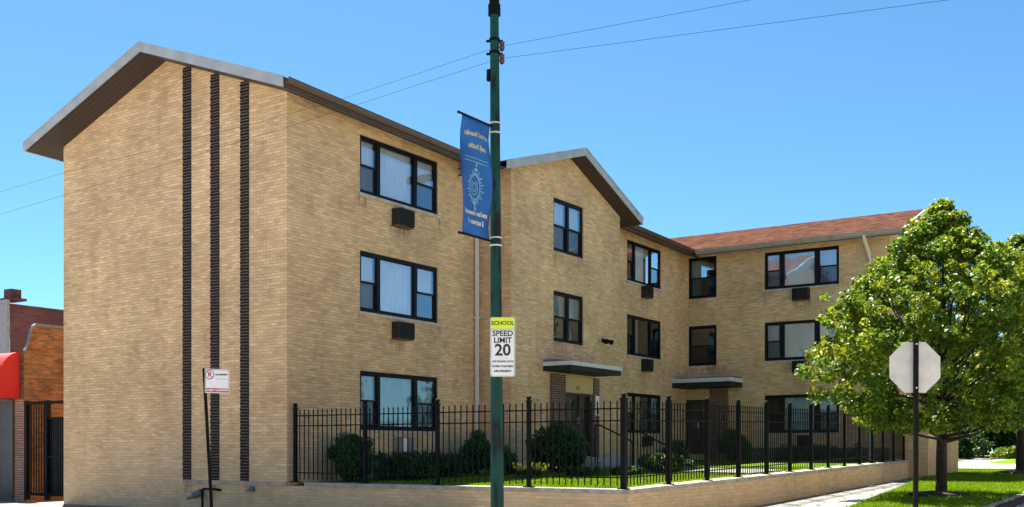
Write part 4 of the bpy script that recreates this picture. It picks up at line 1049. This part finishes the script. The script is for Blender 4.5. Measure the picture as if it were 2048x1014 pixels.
for k in range(24):
    a, c = 2*math.pi*k/24, 2*math.pi*(k+1)/24
    b.poly([pk(-.13+.072*math.cos(a), .115+.072*math.sin(a), .006), pk(-.13+.072*math.cos(c), .115+.072*math.sin(c), .006), pk(-.13+.088*math.cos(c), .115+.088*math.sin(c), .006), pk(-.13+.088*math.cos(a), .115+.088*math.sin(a), .006)])
b.poly([pk(-.185, .17, .008), pk(-.175, .178, .008), pk(-.075, .06, .008), pk(-.085, .052, .008)])
b.build("prohibition_ring", M['ink_red'], pp)

ss = thing("stop_sign", (13.08, -.35, 0), "octagonal sign seen from its bare grey back on a black post", "sign")
sc0 = Vector((13.08, -.35, 2.58)) + CR * .0
b = MB(); b.bar(Vector((13.076, -.351, -.1)), Vector((13.082, -.347, 3.0)), .062, .05, up=CN); po = b.build("post", M['iron'], ss)
for z in (2.92, 2.28):
    c = MB(); c.ball(tuple(Vector((13.08, -.35, z)) + CN * .03), .014, 8); c.build("bolt", M['alu'], po)
def octo(r, d, t, name, m, par):
    b = MB(); pr = [(r / math.cos(R(22.5)) * math.cos(R(22.5 + 45*k)), r / math.cos(R(22.5)) * math.sin(R(22.5 + 45*k))) for k in range(8)]
    b.add([tuple(sc0 + CR*p + Vector((0,0,q)) - CN*d) for p, q in pr] + [tuple(sc0 + CR*p + Vector((0,0,q)) - CN*(d+t)) for p, q in pr], [tuple(range(8)), tuple(range(8,16))[::-1]] + [(i, (i+1) % 8, 8+(i+1) % 8, 8+i) for i in range(8)])
    return b.build(name, M[m], par)
op = octo(.372, .034, .004, "sign_plate", 'alu', ss)
octo(.365, .0385, .001, "red_face", 'sign_red', op)

for nm, P, lab in (("a", [(-60, -3.1, 6.9), (-40, -3.05, 6.1), (-20, -3.0, 6.05), (-10, -2.97, 6.35), (-3.5, -2.95, 6.72), (2.9, -2.95, 7.09), (7.39, -2.82, 7.47), (7.51, -2.82, 7.46), (14.14, -3.24, 6.72), (18, -3.4, 6.4), (26, -3.7, 6.2), (40, -4.2, 7.4)], "lower black utility cable strung past the street pole"),
                   ("b", [(-60, -3.1, 7.2), (-40, -3.05, 6.6), (-20, -3.0, 6.65), (-10, -2.97, 6.9), (-3.5, -2.95, 7.188), (2.9, -2.95, 7.317), (4.2, -2.95, 7.36), (7.37, -2.84, 7.65), (7.49, -2.84, 7.646), (11.35, -2.445, 7.621), (18, -1.8, 7.6), (40, .2, 8.2)], "upper black utility cable strung past the street pole")):
    b = MB(); b.tube(P, .0024, 6); tag(b.build("utility_cable", M['cable'], None, smooth=True), lab, "cable", "utility cables along the street")

# pipe and vent low on the gable
st_ = thing("standpipe", (-2.53, -.12, 0), "bent dark pipe with grey hose outlet low on the gable wall", "pipe")
b = MB(); b.tube([(-2.53, -.12, -.02), (-2.53, -.12, .46), (-2.50, -.12, .49), (-2.1, -.12, .49), (-2.07, -.06, .47), (-2.07, .0, .47)], .028, 10); b.build("pipe", M['iron'], st_)
b = MB(); b.tube([(-2.55, -.13, .42), (-2.72, -.17, .35), (-2.80, -.19, .30)], [.085, .075, .05], 10); b.tube([(-2.80, -.19, .30), (-2.92, -.22, .27)], .035, 8); b.build("hose_outlet", M['slate'], st_)
vh = thing("vent_hood", (-1.04, 0, .50), "small grey metal vent hood under the stone ledge of the gable", "vent")
b = MB(); b.add([(-1.13, -.002, .58), (-.97, -.002, .58), (-.97, -.002, .46), (-1.13, -.002, .46), (-1.13, -.10, .46), (-.97, -.10, .46)], [(0,1,5,4),(0,4,3),(1,2,5),(2,3,4,5),(0,3,2,1)]); b.build("hood", M['slate'], vh)

# ------------------------------------------------------------------ houses across the streets, seen in the window glass; most added to bounce light
def house(cx, cy, w, d, h, turn, label, m='house'):
    t = thing("house", (cx, cy, 0), label, "house", "houses across the streets")
    ca, sa = math.cos(turn), math.sin(turn)
    P = lambda p: (cx + p[0] * ca - p[1] * sa, cy + p[0] * sa + p[1] * ca, p[2])
    b = MB(); rh = h + w * .28
    for y in (-d/2, d/2): b.poly([P(q) for q in ((-w/2, y, -.1), (w/2, y, -.1), (w/2, y, h), (0, y, rh), (-w/2, y, h))])
    for x in (-w/2, w/2): b.poly([P(q) for q in ((x, -d/2, -.1), (x, d/2, -.1), (x, d/2, h), (x, -d/2, h))])
    b.build("wall", M[m], t)
    b = MB()
    for sx in (-1, 1): slab(b, [P((0, -d/2 - .4, rh + .15)), P((sx * (w/2 + .4), -d/2 - .4, h - .1)), P((sx * (w/2 + .4), d/2 + .4, h - .1)), P((0, d/2 + .4, rh + .15))], .12)
    b.build("roof", M['slate'], t)
    for x in (-w * .3, w * .08, w * .3):
        for z in (1.1, 3.9):
            b = MB(); b.box((x - .5, d/2 + .01, z), (x + .5, d/2 + .06, z + 1.5), P); wo = b.build("window", M['frame'], t)
            b = MB(); b.box((x - .6, d/2 + .01, z - .12), (x + .6, d/2 + .12, z - .005), P); b.build("sill", M['white'], wo)
    b = MB(); b.box((-w * .14, d/2 + .01, 0), (-w * .02, d/2 + .07, 2.1), P); b.build("door", M['door'], t)
house(-14, -36, 10, 12, 5.0, 0, "pale gabled house mirrored in the rear wing windows")
house(0, -37, 10, 12, 6.6, 0, "wide pale house across the street, right of the mirrored gabled house", 'house_warm')
house(14, -46, 10, 12, 6.4, 0, "pale house directly behind the photographer", 'house')
house(33, 4, 11, 12, 6.4, R(90), "pale house across the side street opposite the courtyard", 'house')
house(33, 18, 11, 12, 6.0, R(90), "warm pale house across the side street opposite the street tree", 'house_warm')
house(33, -10, 10, 12, 6.6, R(90), "pale corner house across the side street", 'house_warm')
for i, (x, y, lab) in enumerate([(27.5, 47, "leafy tree across the side street mirrored in the ground-floor window"), (33, 56, "taller tree behind the mirrored one across the side street"), (25, 58, "far tree on the other side of the side street")]):
    tree(x, y, gz(y), 9 + i, 4.2, .8, lab, 'leaf_far', 12000, .28, 80 + i, .2, 55, "trees across the side street")
